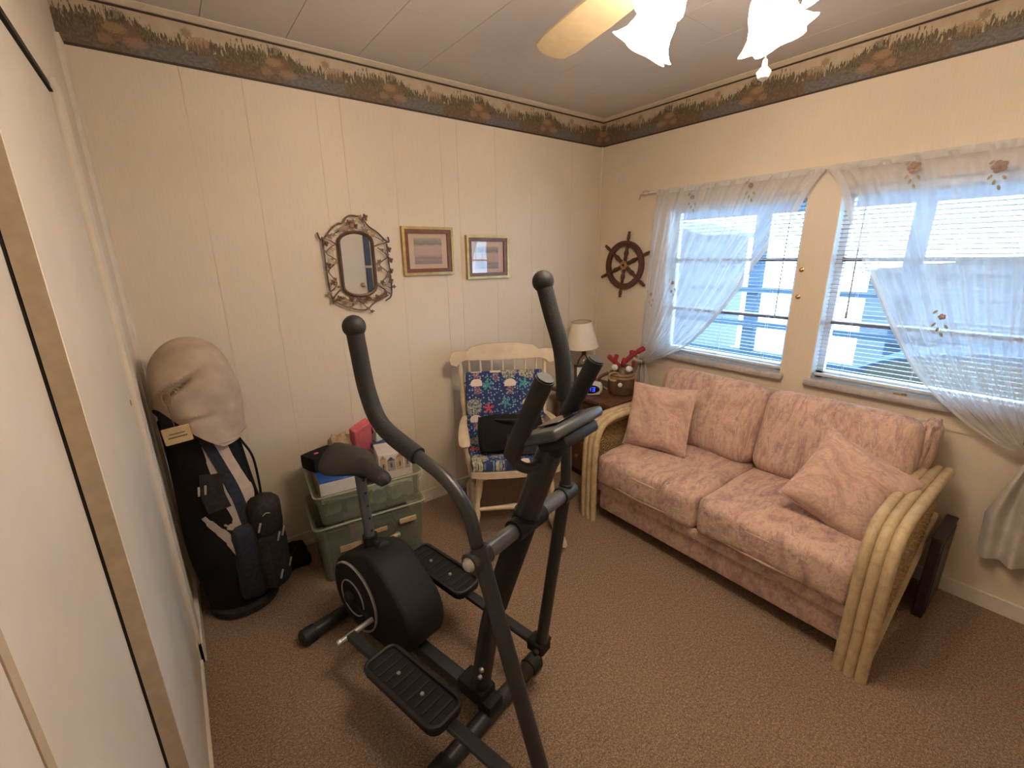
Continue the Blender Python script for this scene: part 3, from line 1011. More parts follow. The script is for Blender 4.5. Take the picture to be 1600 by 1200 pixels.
# pale rounded golf-cart-like shape standing on the porch
gv = thing('covered_cart', 'rounded blue cart with tan side panel outside the right window', 'cart', (1.35, -2.27, -.15))
pr = []
for k in range(13):
    a = PI*(1-k/12)
    pr.append((.95*math.cos(a), .58+.52*math.sin(a)**.75 if math.sin(a) > 1e-6 else .58))
pr = [(-.95, .2)] + pr + [(.95, .2)]
link('body', B().prism(pr, lambda a, c: V(-.25, a, c), lambda a, c: V(.25, a, c)), 'vehicle_blue', gv, angle=30)
pr2 = [(.80*q[0]/.95-.02, .82+(q[1]-.58)*.44) for q in pr[1:-1]]
link('side_panel', B().prism(pr2, lambda a, c: V(-.262, a, c), lambda a, c: V(-.24, a, c)), 'vehicle_tan', gv, angle=30)
for y in (-.6, .6):
    link('wheel', B().lathe([(.03, -.05), (.2, -.05), (.2, .05), (.03, .05)], 20, (-.22, y, .2), Ry(PI/2)), 'rubber_black', gv)

# ------------------------------------------------------------------ sofa
S = thing('sofa', 'pink floral two-seat sofa with rattan arms under the windows', 'sofa', (-.45, -1.47, 0))
def sofa_arm(yc, near):
    g = None
    path = [(-.868, 0), (-.872, .20), (-.872, .42), (-.862, .53), (-.825, .605), (-.76, .638), (-.66, .648), (-.45, .648), (-.12, .640)]
    for k in range(3):
        off = (k-1)*.036
        rr_ = .0195
        pts = spline([(x, yc+off, z-.0195) for x, z in path], 6)
        pts[0].z = 0.0
        lk('arm_pole', B().tube(pts, rr_, 10), 'rattan', S)
    s = -1 if near else 1
    # inner lower pole and woven panel
    inner = [(-.835, 0), (-.838, .22), (-.835, .42), (-.822, .51), (-.79, .565), (-.74, .592), (-.64, .602), (-.45, .602), (-.13, .595)]
    lk('inner_pole', B().tube(spline([(x, yc, z-.015) if z > 0 else (x, yc, 0) for x, z in inner], 6), .014, 8), 'rattan', S)
    lk('back_leg', B().tube([(-.115, yc-s*.02, 0), (-.115, yc-s*.02, .63)], .018, 10), 'rattan', S)
    brace = spline([(-.83, yc+s*.03, .03), (-.60, yc+s*.03, .15), (-.32, yc+s*.03, .29), (-.14, yc+s*.03, .42)], 6)
    lk('brace', B().tube(brace, .015, 8), 'rattan', S)
    wk = B()
    for i in range(46):
        z = .05+i*.0118
        x0 = -.835 if z < .42 else -.835+(z-.42)*.45
        # lower boundary by the brace: solve x of the brace at this height
        x1 = -.125
        for a, b_ in zip(brace[:-1], brace[1:]):
            if a.z <= z <= b_.z:
                x1 = min(x1, a.x+(b_.x-a.x)*(z-a.z)/(b_.z-a.z))
        if z < brace[0].z: continue
        if x1-x0 > .02:
            pts = []
            n_ = max(2, int((x1-x0)/.02))
            for q in range(n_+1):
                pts.append((x0+(x1-x0)*q/n_, yc+s*.024+.004*(1 if (q+i) % 2 else -1), z))
            wk.tube(pts, .0046, 5, caps=False)
    lk('wicker_panel', wk, 'wicker', S)
sofa_arm(-.793, False)
sofa_arm(-2.133, True)
yA, yB = -.845, -2.082
ym = (yA+yB)/2
def fab(p):
    return p
lk('base_panel', B().rbox((-.46, ym, .165), (.75, yA-yB, .17), .012, 2), 'sofa_fabric', S)
lk('front_band', B().rbox((-.845, ym, .235), (.022, yA-yB, .055), .008, 2), 'sofa_fabric', S)
lk('back_frame', B().rbox((-.125, ym, .46), (.10, yA-yB, .66), .03, 3), 'sofa_fabric_back', S)
for k, (a, b_) in enumerate(((yA, ym+.003), (ym-.003, yB))):
    yc, wd = (a+b_)/2, abs(a-b_)
    c = pad((-.525, yc, .352), (.705, wd+.004, .195), .042, (.012, .004, .018), 16, wob=.004, seedv=k+2)
    sc = lk('seat_cushion', c, 'sofa_fabric', S)
    hz = .392
    ring = [(-.862, a-.022, hz), (-.884, yc, hz+.002), (-.862, b_+.022, hz)]
    lk('piping', B().tube(spline(ring, 8), .0055, 6), 'sofa_piping', sc, S)
    ring = [(-.866, a-.018, .290), (-.884, yc, .288), (-.866, b_+.018, .290)]
    lk('piping', B().tube(spline(ring, 8), .005, 6), 'sofa_piping', sc, S)
    # back cushion: leaning, rolled over the top
    m = Ry(math.radians(17))
    c = pad((-.272, yc, .640), (.19, wd+.002, .435), .070, (.022, .004, .006), 16, rot=m, wob=.004, seedv=k)
    bc = lk('back_cushion', c, 'sofa_fabric_back', S)
    lk('piping', B().tube(spline([m @ V(-.070, -wd/2+.024, z)+V(-.275, yc, .648) for z in (-.19, 0, .17)], 6), .004, 6), 'sofa_piping', bc, S)
# rumpled upholstery bunched at the near end of the back cushion
lk('gathered_end', pad((-.165, -2.075, .705), (.15, .075, .25), .035, (.01, .01, .01), 10, rot=Rx(.1), wob=.010, seedv=9), 'sofa_fabric_back', S)

def pillow(label, c, size, rot, seedv):
    t = thing('throw_pillow', label, 'pillow', c, 0, 'throw pillows on the sofa')
    g = B()
    n = 22
    rnd = random.Random(seedv)
    ph = [rnd.uniform(0, 6.28) for _ in range(6)]
    for side in (1, -1):
        def fn(u, s):
            x, y = 2*u-1, 2*s-1
            e = (1-x**4)*(1-y**4)
            hgt = size[2]/2*(max(0, e)**.55)
            pin = 1-.07*(1-y*y)*0-.06*((1-abs(y)**2)*abs(x)**6)
            pin2 = 1-.06*((1-abs(x)**2)*abs(y)**6)
            wv = .005*math.sin(6*x+3*y+ph[0])*e + .006*math.sin(11*y-5*x+ph[1])*e*abs(x)
            return rot @ V(x*size[0]/2*pin, y*size[1]/2*pin2, side*(hgt+.002)+wv)
        g.grid(fn, n, n)
    link('pillow_cover', g, 'pillow_fabric', t, angle=80)
    e = B()
    pts = []
    for k in range(64):
        q = k/64*4
        i, f_ = int(q), q % 1
        a, b_ = [((-1, -1), (1, -1)), ((1, -1), (1, 1)), ((1, 1), (-1, 1)), ((-1, 1), (-1, -1))][i]
        x, y = a[0]+(b_[0]-a[0])*f_, a[1]+(b_[1]-a[1])*f_
        pin = 1-.06*((1-abs(y)**2)*abs(x)**6)
        pin2 = 1-.06*((1-abs(x)**2)*abs(y)**6)
        pts.append(rot @ V(x*size[0]/2*pin, y*size[1]/2*pin2, 0))
    pts.append(pts[0])
    link('seam', e.tube(pts, .004, 6, caps=False), 'pillow_fabric', t)
    return t
def basis(ax, ay):
    """rotation whose local x follows ax, local y follows ay"""
    X = Vector(ax).normalized()
    Z = X.cross(Vector(ay)).normalized()
    Y = Z.cross(X)
    return Matrix((X, Y, Z)).transposed()
# left pillow leans against the back cushion beside the far arm
P0 = [V(-.50, -.835, .80), V(-.44, -1.185, .815), V(-.60, -1.20, .455), V(-.66, -.83, .445)]
pillow('square pink pillow standing upright at the far left of the sofa', (-.555, -1.015, .635), (.375, .375, .12),
       basis((.06, -.35, .02), (.15, .02, .365)), 1)
pillow('square pink pillow slumped on its corner against the near sofa arm', (-.590, -1.948, .605), (.355, .355, .13),
       basis((.064, -.332, -.159), (.158, .031, .279)), 2)

# dark box on the floor past the near end of the sofa
bx = thing('dark_box', 'dark narrow wooden box on the carpet by the wall past the near sofa arm', 'box', (-.175, -2.213, 0))
link('carcass', B().rbox((0, 0, .19), (.28, .036, .38), .004, 1), 'black_box', bx)
link('side_panel', B().rbox((.0, -.019, .19), (.24, .005, .35), .002, 1), 'black_box', bx)
link('top_lip', B().rbox((0, 0, .385), (.285, .040, .012), .003, 1), 'black_box', bx)

# ------------------------------------------------------------------ end table with its things
TZ = .615
ET = thing('end_table', 'dark wooden end table between rocking chair and sofa', 'table', (-.30, -.385, 0))
lk('table_top', B().rbox((-.345, -.385, TZ-.014), (.44, .56, .028), .006, 2), 'dark_wood', ET)
lk('body', B().bb(-.54, -.14, -.64, -.13, .06, TZ-.028), 'dark_wood', ET, smooth=False)
lk('plinth', B().bb(-.52, -.15, -.62, -.15, 0, .06), 'black_box', ET, smooth=False)
for z in (.17, .42):
    dd = lk('drawer', B().rbox((-.546, -.385, z), (.016, .47, .215), .005, 1), 'dark_wood', ET)
    lk('knob', B().lathe([(.004, 0), (.005, .008), (.013, .014), (.013, .020), (.002, .024)], 12, (-.553, -.385, z), Ry(-PI/2)), 'brass', dd, ET)
LP = thing('table_lamp', 'table lamp with cream tapered shade in the corner', 'lamp', (-.295, -.165, TZ))
link('base', B().lathe([(.0, 0), (.055, 0), (.058, .012), (.03, .022)], 20), 'bronze_wire', LP)
link('glass_body', B().lathe([(.022, .02), (.042, .06), (.052, .11), (.046, .165), (.024, .20), (.016, .215)], 20), 'clear_glass', LP)
link('neck', B().lathe([(.014, .21), (.017, .225), (.012, .245), (.009, .30), (.009, .36)], 14), 'bronze_wire', LP)
sm = Ry(math.radians(-5))
sh = B()
sh.lathe([(.118, 0), (.070, .185)], 32, (-.03, -.01, .278), sm, caps=False)
sh.lathe([(.115, 0), (.067, .185)], 32, (-.03, -.01, .278), sm, caps=False)
link('shade', sh, 'lamp_shade', LP)
rg = [sm @ V(.0688*math.cos(2*PI*k/32), .0688*math.sin(2*PI*k/32), .185)+V(-.03, -.01, .278) for k in range(33)]
rb = [sm @ V(.1165*math.cos(2*PI*k/32), .1165*math.sin(2*PI*k/32), 0)+V(-.03, -.01, .278) for k in range(33)]
link('shade_trim', B().tube(rg, .0035, 6, caps=False), 'tag_tan', LP)
link('shade_trim', B().tube(rb, .003, 6, caps=False), 'lamp_shade', LP)

CK = thing('alarm_clock', 'white oval alarm clock with blue digits on the end table', 'clock', (-.485, -.405, TZ), math.radians(131))
link('body', B().cushion((0, 0, .048), (.185, .085, .095), (.55, .3, .55), 6), 'clock_white', CK)
fc = B()
for sgn in (1,):
    fc.lathe([(.0005, 0), (.90, 0), (1, -.004), (1, -.014)], 28, (0, 0, 0))
fc.v = [(a[0]*.073, .046+a[2]*.6, .050+a[1]*.032) for a in fc.v]
cf = link('face', fc, 'clock_face', CK)
def seg7(bld, ch, x, z, wd, hg):
    segs = {'1': 'bc', '3': 'abcdg', '8': 'abcdefg', '0': 'abcdef'}[ch]
    th = .0035
    pos = {'a': (0, hg, 1), 'g': (0, 0, 1), 'd': (0, -hg, 1), 'b': (-wd, hg/2, 0), 'c': (-wd, -hg/2, 0), 'f': (wd, hg/2, 0), 'e': (wd, -hg/2, 0)}
    for s_ in segs:
        dx, dz, hor = pos[s_]
        bld.box((x+dx, .0485, z+dz), ((2*wd, .002, th) if hor else (th, .002, hg)))
dg = B()
seg7(dg, '3', -.032, .050, .0075, .013)
seg7(dg, '1', -.005, .050, .0075, .013)
link('digits', dg, 'digit_blue', cf, smooth=False)

PF = thing('photo_frame', 'small black photo frame standing under the lamp', 'frame', (-.405, -.270, TZ+.004), math.radians(-35), rot=(math.radians(-12), 0, math.radians(-38)))
fw_, fh_ = .125, .165
link('frame', B().bb(-fw_/2, -fw_/2+.02, -.008, .008, 0, fh_).bb(fw_/2-.02, fw_/2, -.008, .008, 0, fh_).bb(-fw_/2, fw_/2, -.008, .008, 0, .02).bb(-fw_/2, fw_/2, -.008, .008, fh_-.02, fh_), 'frame_black', PF, smooth=False)
link('photo', B().bb(-fw_/2+.015, fw_/2-.015, -.003, .003, .015, fh_-.015), 'box_white', PF, smooth=False)
link('photo_figure', B().lathe([(.001, .03), (.016, .035), (.012, .07), (.007, .09), (.010, .10), (.006, .115), (.001, .118)], 10, (0, -.0035, 0), Matrix.Diagonal((1, .15, 1))), 'antler_red', PF)
link('easel', B().tube([(0, .008, .11), (0, .075, .012)], .006, 6), 'frame_black', PF)

JR = thing('reindeer_jar', 'brown round jar with red antlers and white eyes on the end table', 'ornament', (-.29, -.525, TZ), math.radians(-50))
JR.scale = (1.18, 1.18, 1.18)
link('jar', B().lathe([(.045, 0), (.072, .006), (.082, .04), (.080, .08), (.070, .12), (.052, .15), (.050, .165), (.02, .17)], 24), 'jar_brown', JR)
link('jar_band', B().lathe([(.072, .098), (.080, .100), (.080, .108), (.071, .112)], 24).lathe([(.070, .116), (.077, .118), (.076, .126), (.068, .128)], 24), 'jar_tan', JR)
link('wreath', B().tube([V(-.045+.030*math.cos(2*PI*k/16), -.066+.006*math.cos(2*PI*k/16), .115+.024*math.sin(2*PI*k/16)) for k in range(17)], .007, 6), 'jar_tan', JR)
link('nose', B().ell((-.01, -.088, .072), (.013, .010, .013), 12, 8), 'print_white', JR)
link('eye', B().ell((-.045, -.045, .163), (.019, .016, .019), 12, 8), 'print_white', JR)
link('eye', B().ell((.035, -.050, .158), (.019, .016, .019), 12, 8), 'print_white', JR)
ant = B()
for (x0, z0, x1, z1, r_) in ((-.02, .165, -.085, .225, .014), (-.045, .19, -.035, .235, .013), (.0, .17, .01, .215, .014), (.01, .19, .075, .255, .014), (.045, .225, .045, .262, .013), (.06, .165, .06, .20, .012), (.075, .25, .115, .275, .015)):
    ant.tube(spline([(x0, -.02, z0), ((x0+x1)/2, -.025, (z0+z1)/2+.004), (x1, -.02, z1)], 5), [r_*.8]+[r_]*9+[r_*.55], 9)
link('antlers', ant, 'antler_red', JR)
link('handle', B().tube(spline([(-.075, .0, .12), (-.125, .0, .09), (-.135, 0, .05), (-.08, 0, .02)], 6), .010, 8), 'jar_brown', JR)
link('candy_stick', B().tube([(.075, -.065, .0), (.078, -.07, .11)], .009, 8), 'jar_tan', JR)

# ------------------------------------------------------------------ wall decorations
def picture(label, x0, x1, z0, z1, pm, px0, px1, pz0, pz1):
    t = thing('picture_frame', label, 'picture', ((x0+x1)/2, 0, (z0+z1)/2), 0, 'framed seascape prints on the back wall')
    def ringb(a, c_, e, f, wd, ya, yb):
        return B().bb(a, a+wd, ya, yb, e, f).bb(c_-wd, c_, ya, yb, e, f).bb(a+wd, c_-wd, ya, yb, e, e+wd).bb(a+wd, c_-wd, ya, yb, f-wd, f)
    fr = lk('outer_frame', ringb(x0, x1, z0, z1, .014, -.024, -.001), 'gold', t, smooth=False)
    lk('inner_frame', ringb(x0+.013, x1-.013, z0+.013, z1-.013, .023, -.019, -.001), 'frame_wood', t, smooth=False)
    lk('mat_board', B().bb(x0+.03, x1-.03, -.006, -.001, z0+.03, z1-.03), 'mat_board', t, smooth=False)
    o = B().bb(px0, px1, -.0075, -.005, pz0, pz1)
    pr = link('print', o, pm, None, smooth=False)
    pr.parent = t
    pr.location = -t.location
    lk('glass', B().bb(x0+.03, x1-.03, -.0115, -.0105, z0+.03, z1-.03), 'picture_glass', t, smooth=False)
    return t
picture('gold and red-brown framed beach print beside the wire mirror', -1.598, -1.280, 1.439, 1.703, 'sea_print_a', -1.524, -1.35, 1.50, 1.642)
picture('gold and red-brown framed beach print nearest the corner', -1.187, -.870, 1.403, 1.663, 'sea_print_b', -1.115, -.945, 1.462, 1.596)

MR = thing('wall_mirror', 'wall mirror in a bronze wire frame of vines and leaves', 'mirror', (-1.853, -.005, 1.50))
mx, mz = -1.853, 1.505
def octa(hw_, hh, ch, arch=.0):
    return [(-hw_, -hh+ch), (-hw_+ch, -hh), (hw_-ch, -hh), (hw_, -hh+ch), (hw_, hh-ch), (hw_-ch, hh), (-hw_+ch, hh), (-hw_, hh-ch)]
def inner_outline(hw_, z0, z1, rise):
    pts = [(-hw_, z0), (-hw_, z1)]
    for k in range(1, 12):
        a = PI*(1-k/12)
        pts.append((hw_*math.cos(a), z1+rise*math.sin(a)))
    pts += [(hw_, z1), (hw_, z0)]
    for k in range(1, 12):
        a = -PI*k/12
        pts.append((hw_*math.cos(a), z0+rise*math.sin(a)))
    return pts
gl = inner_outline(.082, -.105, .105, .048)
lk('mirror_glass', B().prism(gl, lambda a, c: V(mx+a, -.014, mz+c), lambda a, c: V(mx+a, -.006, mz+c)), 'mirror', MR, smooth=False)
io = [V(mx+a*1.06, -.018, mz+c*1.05) for a, c in gl]
lk('inner_frame', B().tube(io+[io[0]], .0085, 8, caps=False), 'bronze_wire', MR)
# outer wire frame: left and right uprights, arched crown, bowed bottom
def wire(pts, r=.0042, n=6, name='frame_wire'):
    return lk(name, B().tube(spline([V(mx+a, -y_, mz+c) for a, y_, c in pts], n), r, 7), 'bronze_wire', MR)
wire([(-.165, .02, .135), (-.163, .02, .0), (-.160, .02, -.10), (-.150, .02, -.175)])
wire([(.165, .02, .105), (.168, .02, 0), (.172, .02, -.10), (.165, .02, -.17), (.13, .022, -.195)])
wire([(-.185, .02, .155), (-.175, .02, .125), (-.155, .02, .130), (-.115, .02, .175), (-.08, .02, .20), (-.06, .02, .203), (-.03, .02, .235), (.005, .02, .24), (.045, .02, .225), (.075, .02, .19), (.12, .02, .16), (.16, .02, .12), (.178, .02, .115), (.175, .02, .14)])
wire([(-.150, .02, -.175), (-.10, .022, -.205), (-.05, .024, -.225), (0, .025, -.235), (.03, .024, -.228), (.06, .022, -.205), (.10, .02, -.185), (.15, .02, -.165)])
for pts in ([(-.163, .02, .13), (-.10, .02, .10)], [(.165, .02, .11), (.09, .02, .09)], [(-.15, .02, -.17), (-.095, .02, -.115)], [(.16, .02, -.16), (.09, .02, -.11)]):
    wire([pts[0], ((pts[0][0]+pts[1][0])/2, .024, (pts[0][2]+pts[1][2])/2+.004), pts[1]], .0035)
vines = [[(-.163, .02, -.14), (-.12, .026, -.09), (-.155, .03, -.03), (-.11, .028, .02), (-.155, .026, .06), (-.11, .026, .10)],
         [(.168, .02, -.13), (.115, .026, -.10), (.155, .03, -.05), (.11, .028, .0), (.16, .026, .04), (.11, .026, .085)],
         [(-.14, .022, .14), (-.10, .028, .155), (-.06, .026, .175), (-.02, .028, .19), (0, .026, .225)],
         [(.02, .024, .235), (.05, .028, .20), (.04, .028, .17), (.08, .028, .15), (.13, .024, .125)],
         [(-.14, .022, -.175), (-.09, .03, -.17), (-.04, .03, -.19), (.02, .03, -.175), (.08, .03, -.19), (.14, .024, -.155)],
         [(-.06, .024, -.215), (-.02, .03, -.185), (.03, .03, -.235), (.06, .028, -.245)]]
for vn in vines:
    wire(vn, .0026, 6, 'vine')
rnd = random.Random(11)
def leaf(a, c, sz, ang, mat):
    # small five-point leaf with a raised rib, cupped
    pts = []
    for k in range(10):
        r_ = sz*(1.0 if k % 2 == 0 else .55)
        th = ang+2*PI*k/10
        pts.append((r_*math.cos(th), r_*math.sin(th)*.8))
    y_ = -.030-rnd.uniform(0, .008)
    lb = B()
    lb.prism(pts, lambda p, q: V(mx+a+p, y_-.25*abs(p), mz+c+q), lambda p, q: V(mx+a+p, y_+.0015-.25*abs(p), mz+c+q))
    lk('leaf', lb, mat, MR)
lv = []
for vn in vines:
    pts = spline([V(*q) for q in vn], 3)
    for q in pts[::2]:
        lv.append((q.x+rnd.uniform(-.012, .012), q.z+rnd.uniform(-.010, .010)))
for i, (a, c) in enumerate(lv):
    leaf(a, c, rnd.uniform(.010, .019), rnd.uniform(0, 6), rnd.choice(['leaf_metal', 'leaf_metal', 'bronze_wire', 'leaf_gold']))
def flower(a, c, r_):
    fb = B()
    for k in range(4):
        th = k*PI/2+.4
        fb.ell((mx+a+r_*.7*math.cos(th), -.035, mz+c+r_*.7*math.sin(th)), (r_*.55, .003, r_*.55), 8, 4)
    fb.ell((mx+a, -.037, mz+c), (r_*.35, .005, r_*.35), 8, 4)
    lk('flower', fb, 'leaf_metal', MR)
for a, c in ((.055, .235), (.168, .075), (.172, .02), (.170, -.035), (-.155, .105), (-.155, .0), (-.14, -.085), (.165, -.09), (-.12, -.165), (-.06, -.175), (-.02, -.178), (.03, -.175), (.08, -.172), (.13, -.15), (-.03, .205), (.0, .19)):
    flower(a, c, .013)

SW = thing('ship_wheel', 'dark wooden ship wheel with brass hub in the room corner', 'wheel decoration', (-.018, -.272, 1.465))
R0, tiltw = .155, math.radians(-8)
def wp(r_, a, x_=0):
    return V(x_, -r_*math.sin(a), r_*math.cos(a))
segs = 48
ring = B()
prof = [(-.011, .130), (.011, .130), (.013, .140), (.013, .160), (.009, .168), (-.009, .168), (-.013, .160), (-.013, .140)]
vs, fs = [], []
for k in range(segs):
    for (x_, r_) in prof:
        vs.append(wp(r_, 2*PI*k/segs, x_))
for k in range(segs):
    k2 = (k+1) % segs
    for j in range(8):
        j2 = (j+1) % 8
        fs.append((k*8+j, k*8+j2, k2*8+j2, k2*8+j))
ring.add(vs, fs)
link('rim', ring, 'wheel_wood', SW)
for k in range(6):
    a = math.radians(7)+k*PI/3
    sp = B()
    prs = [(.03, .008), (.045, .0105), (.06, .0085), (.075, .012), (.09, .0125), (.105, .008), (.135, .009), (.165, .009), (.172, .0065), (.185, .0105), (.205, .0105), (.217, .008), (.226, .0095), (.231, .005)]
    sp.tube([wp(r_, a) for r_, _ in prs], [q*(1.35 if r__ < .17 else 1.15) for r__, q in prs], 9)
    link('spoke', sp, 'wheel_wood', SW)
link('hub', B().lathe([(.004, .016), (.014, .018), (.015, .013), (.030, .013), (.032, .009), (.032, -.010)], 24, (0, 0, 0), Ry(-PI/2)), 'brass', SW)
link('hub_hole', B().lathe([(.001, .019), (.009, .019), (.009, .010)], 16, (0, 0, 0), Ry(-PI/2)), 'dark_gap', SW)

# ------------------------------------------------------------------ ceiling fan
FX, FY = -1.555, -1.765
F = thing('ceiling_fan', 'ceiling fan with lit frilled glass shades', 'ceiling fan', (FX, FY, ZC))
link('canopy', B().lathe([(.02, -.05), (.05, -.045), (.07, -.02), (.075, 0)], 24), 'brass', F)
link('motor', B().lathe([(.05, -.05), (.085, -.06), (.11, -.09), (.115, -.14), (.10, -.19), (.075, -.215), (.06, -.225)], 28), 'brass', F)
BLZ = -.225
for k in range(4):
    a = math.radians(79+90*k)
    m = Rz(a)
    bl = B()
    pts = []
    out = [(.21, .045), (.30, .056), (.50, .066), (.70, .068), (.765, .060), (.79, .035), (.795, 0)]
    poly = out+[(x_, -y_) for x_, y_ in out[::-1][1:]]
    pit = Rx(math.radians(12))
    bl.prism(poly, lambda p, q: m @ (pit @ V(p, q, -.004)+V(0, 0, BLZ+.02)), lambda p, q: m @ (pit @ V(p, q, .004)+V(0, 0, BLZ+.02)))
    bo = link('blade', bl, 'blade_cream', F)
    ir = B()
    ir.tube([m @ V(.07, 0, BLZ+.01), m @ V(.14, 0, BLZ-.005), m @ V(.24, 0, BLZ+.012)], [.014, .011, .016], 8, flat=.4)
    link('blade_iron', ir, 'brass', bo)
link('light_fitter', B().lathe([(.06, -.225), (.065, -.24), (.075, -.27), (.06, -.30), (.035, -.32), (.012, -.33), (.006, -.345)], 24), 'brass', F)
for k in range(4):
    a = math.radians(88+90*k)
    m = Rz(a)
    arm = spline([(.05, 0, -.275), (.10, 0, -.255), (.135, 0, -.275), (.15, 0, -.30)], 5)
    ao = link('lamp_arm', B().tube([m @ q for q in arm], .008, 8), 'brass', F)
    tilt = Ry(math.radians(-42))
    prof = [(.020, 0), (.026, -.010), (.040, -.030), (.050, -.055), (.054, -.080), (.060, -.100), (.074, -.118), (.080, -.124)]
    def ruf(s_, a_):
        return .14*max(0, s_-.55)/.45*math.cos(6*a_)
    g = B()
    g.lathe(prof, 48, (0, 0, 0), None, ruf, caps=False)
    g.lathe([(r_-.003, z_) for r_, z_ in prof], 48, (0, 0, 0), None, ruf, caps=False)
    base = V(.15, 0, -.30)
    g.v = [tuple(m @ (tilt @ Vector(q)+base)) for q in g.v]
    so = link('glass_shade', g, 'lit_shade', ao)
    hd = B().lathe([(.010, .012), (.024, .010), (.026, -.008), (.022, -.012)], 20)
    hd.v = [tuple(m @ (tilt @ Vector(q)+base)) for q in hd.v]
    link('shade_holder', hd, 'brass', ao)
    bu = B().ell((0, 0, -.055), (.022, .022, .034), 12, 8)
    bu.v = [tuple(m @ (tilt @ Vector(q)+base)) for q in bu.v]
    link('bulb', bu, 'lit_shade', ao)
pc = B().tube([(.085, -.06, -.30), (.085, -.06, -.495)], .0016, 5)
po = link('pull_chain', pc, 'brass', F)
link('pull_crystal', B().lathe([(.002, .028), (.005, .025), (.006, .012), (.017, .0), (.012, -.012), (.002, -.018)], 8, (.085, -.06, -.515)), 'crystal', po, angle=10)

# ------------------------------------------------------------------ rocking chair
RC = thing('rocking_chair', 'cream painted rocking chair with flowers on its headrest', 'chair', (-1.25, -.52, 0), math.radians(-29))
rk = B()
def rocker(x_):
    n = 18
    pts = []
    for i in range(n+1):
        y_ = -.37+i*.80/n
        z_ = .022+ .30*(y_-.02)**2*.62
        pts.append((x_, y_, z_))
    return B().tube(pts, [.013]+[.021]*(n-1)+[.012], 8, flat=1.1)
for s in (-1, 1):
    link('rocker', rocker(s*.235), 'chair_paint', RC)
    def turned(p0, p1, rs):
        p0, p1 = Vector(p0), Vector(p1)
        n = len(rs)-1
        return B().tube([p0.lerp(p1, i/n) for i in range(n+1)], rs, 10)
    link('leg', turned((s*.235, -.20, .05), (s*.19, -.16, .40), [.013, .016, .020, .022, .017, .013, .018, .021, .018, .015]), 'chair_paint', RC)
    link('leg', turned((s*.235, .20, .05), (s*.19, .17, .40), [.013, .016, .020, .022, .017, .013, .018, .021, .018, .015]), 'chair_paint', RC)
    link('side_stretcher', turned((s*.222, -.18, .17), (s*.222, .19, .17), [.010, .013, .016, .013, .010]), 'chair_paint', RC)
    link('back_post', turned((s*.235, .20, .42), (s*.265, .305, .945), [.018, .022, .027, .023, .016, .020, .018, .015, .014, .013, .012]), 'chair_paint', RC)
    link('arm', B().tube(spline([(s*.245, .235, .60), (s*.262, .08, .615), (s*.268, -.08, .615), (s*.268, -.19, .605), (s*.265, -.225, .59)], 5), [.013, .016, .018, .019, .020, .021, .022, .024, .026, .028, .029, .030, .031, .031, .031, .031, .030, .029, .027, .024, .015][:21], 10, flat=.5), 'chair_paint', RC)
    link('arm_post', turned((s*.235, -.13, .42), (s*.28, -.15, .60), [.013, .018, .022, .016, .012, .017, .019, .014]), 'chair_paint', RC)
link('front_stretcher', B().tube([(-.22, -.185, .20), (-.1, -.185, .20), (0, -.185, .20), (.1, -.185, .20), (.22, -.185, .20)], [.010, .012, .017, .012, .010], 10), 'chair_paint', RC)
# seat: saddle shape
def seatfn(u, s_):
    x_, y_ = 2*u-1, 2*s_-1
    w_ = .265-.02*(y_+1)
    X = x_*w_*math.sqrt(1-.18*y_**4)
    Y = y_*.245*math.sqrt(1-.16*x_**4)
    return V(X, Y, .412-.012*(1-x_*x_)*(1-y_*y_*.5)+.006*(1 if y_ < -.8 else 0)*0)
link('seat', B().sheet(seatfn, 20, 18, (0, 0, 1), .034), 'chair_paint', RC)
for i in range(7):
    x_ = -.195+i*.065
    link('spindle', B().tube([(x_*.95, .205, .44), (x_, .25, .66), (x_*1.08, .30, .935)], [.008, .0095, .007], 8), 'chair_paint', RC)
# crest rail with scrolled ends
top = [(-.315, .915), (-.325, .95), (-.305, .985), (-.265, .99), (-.225, .985), (-.19, 1.01), (-.10, 1.025), (0, 1.028), (.10, 1.025), (.19, 1.01), (.225, .985), (.265, .99), (.305, .985), (.325, .95), (.315, .915), (.285, .905), (.262, .925), (.23, .937), (.12, .93), (0, .925), (-.12, .93), (-.23, .937), (-.262, .925), (-.285, .905)]
cy = lambda a, c: .305+(c-.92)*.25+.10*(-(a/.32)**2)*.35
link('headrest', B().prism(top, lambda a, c: V(a, cy(a, c)-.012, c), lambda a, c: V(a, cy(a, c)+.012, c)), 'chair_paint', RC, angle=30)
fl = B(); fg = B()
for i in range(9):
    a = -.13+i*.0325
    c_ = .978+.008*math.sin(i*1.9)
    yy = cy(a, c_)-.0135
    if i == 4:
        fl.prism([(0, -.014), (.013, .002), (.012, .010), (.006, .013), (0, .008), (-.006, .013), (-.012, .010), (-.013, .002)], lambda p, q: V(a+p, yy, c_+q-.004), lambda p, q: V(a+p, yy+.003, c_+q-.004))
    elif i % 2 == 0:
        for k in range(5):
            th = 2*PI*k/5
            fl.ell((a+.008*math.cos(th), yy, c_+.008*math.sin(th)), (.0062, .0022, .0062), 7, 4)
    for q in (-.012, .012):
        fg.ell((a+q, yy, c_-.010+.02*((i+int(q > 0)) % 2)), (.010, .002, .0045), 7, 4, Ry(.5 if q > 0 else -.5))
link('painted_blossoms', fl, 'floral_red', RC)
link('painted_leaves', fg, 'floral_green', RC)
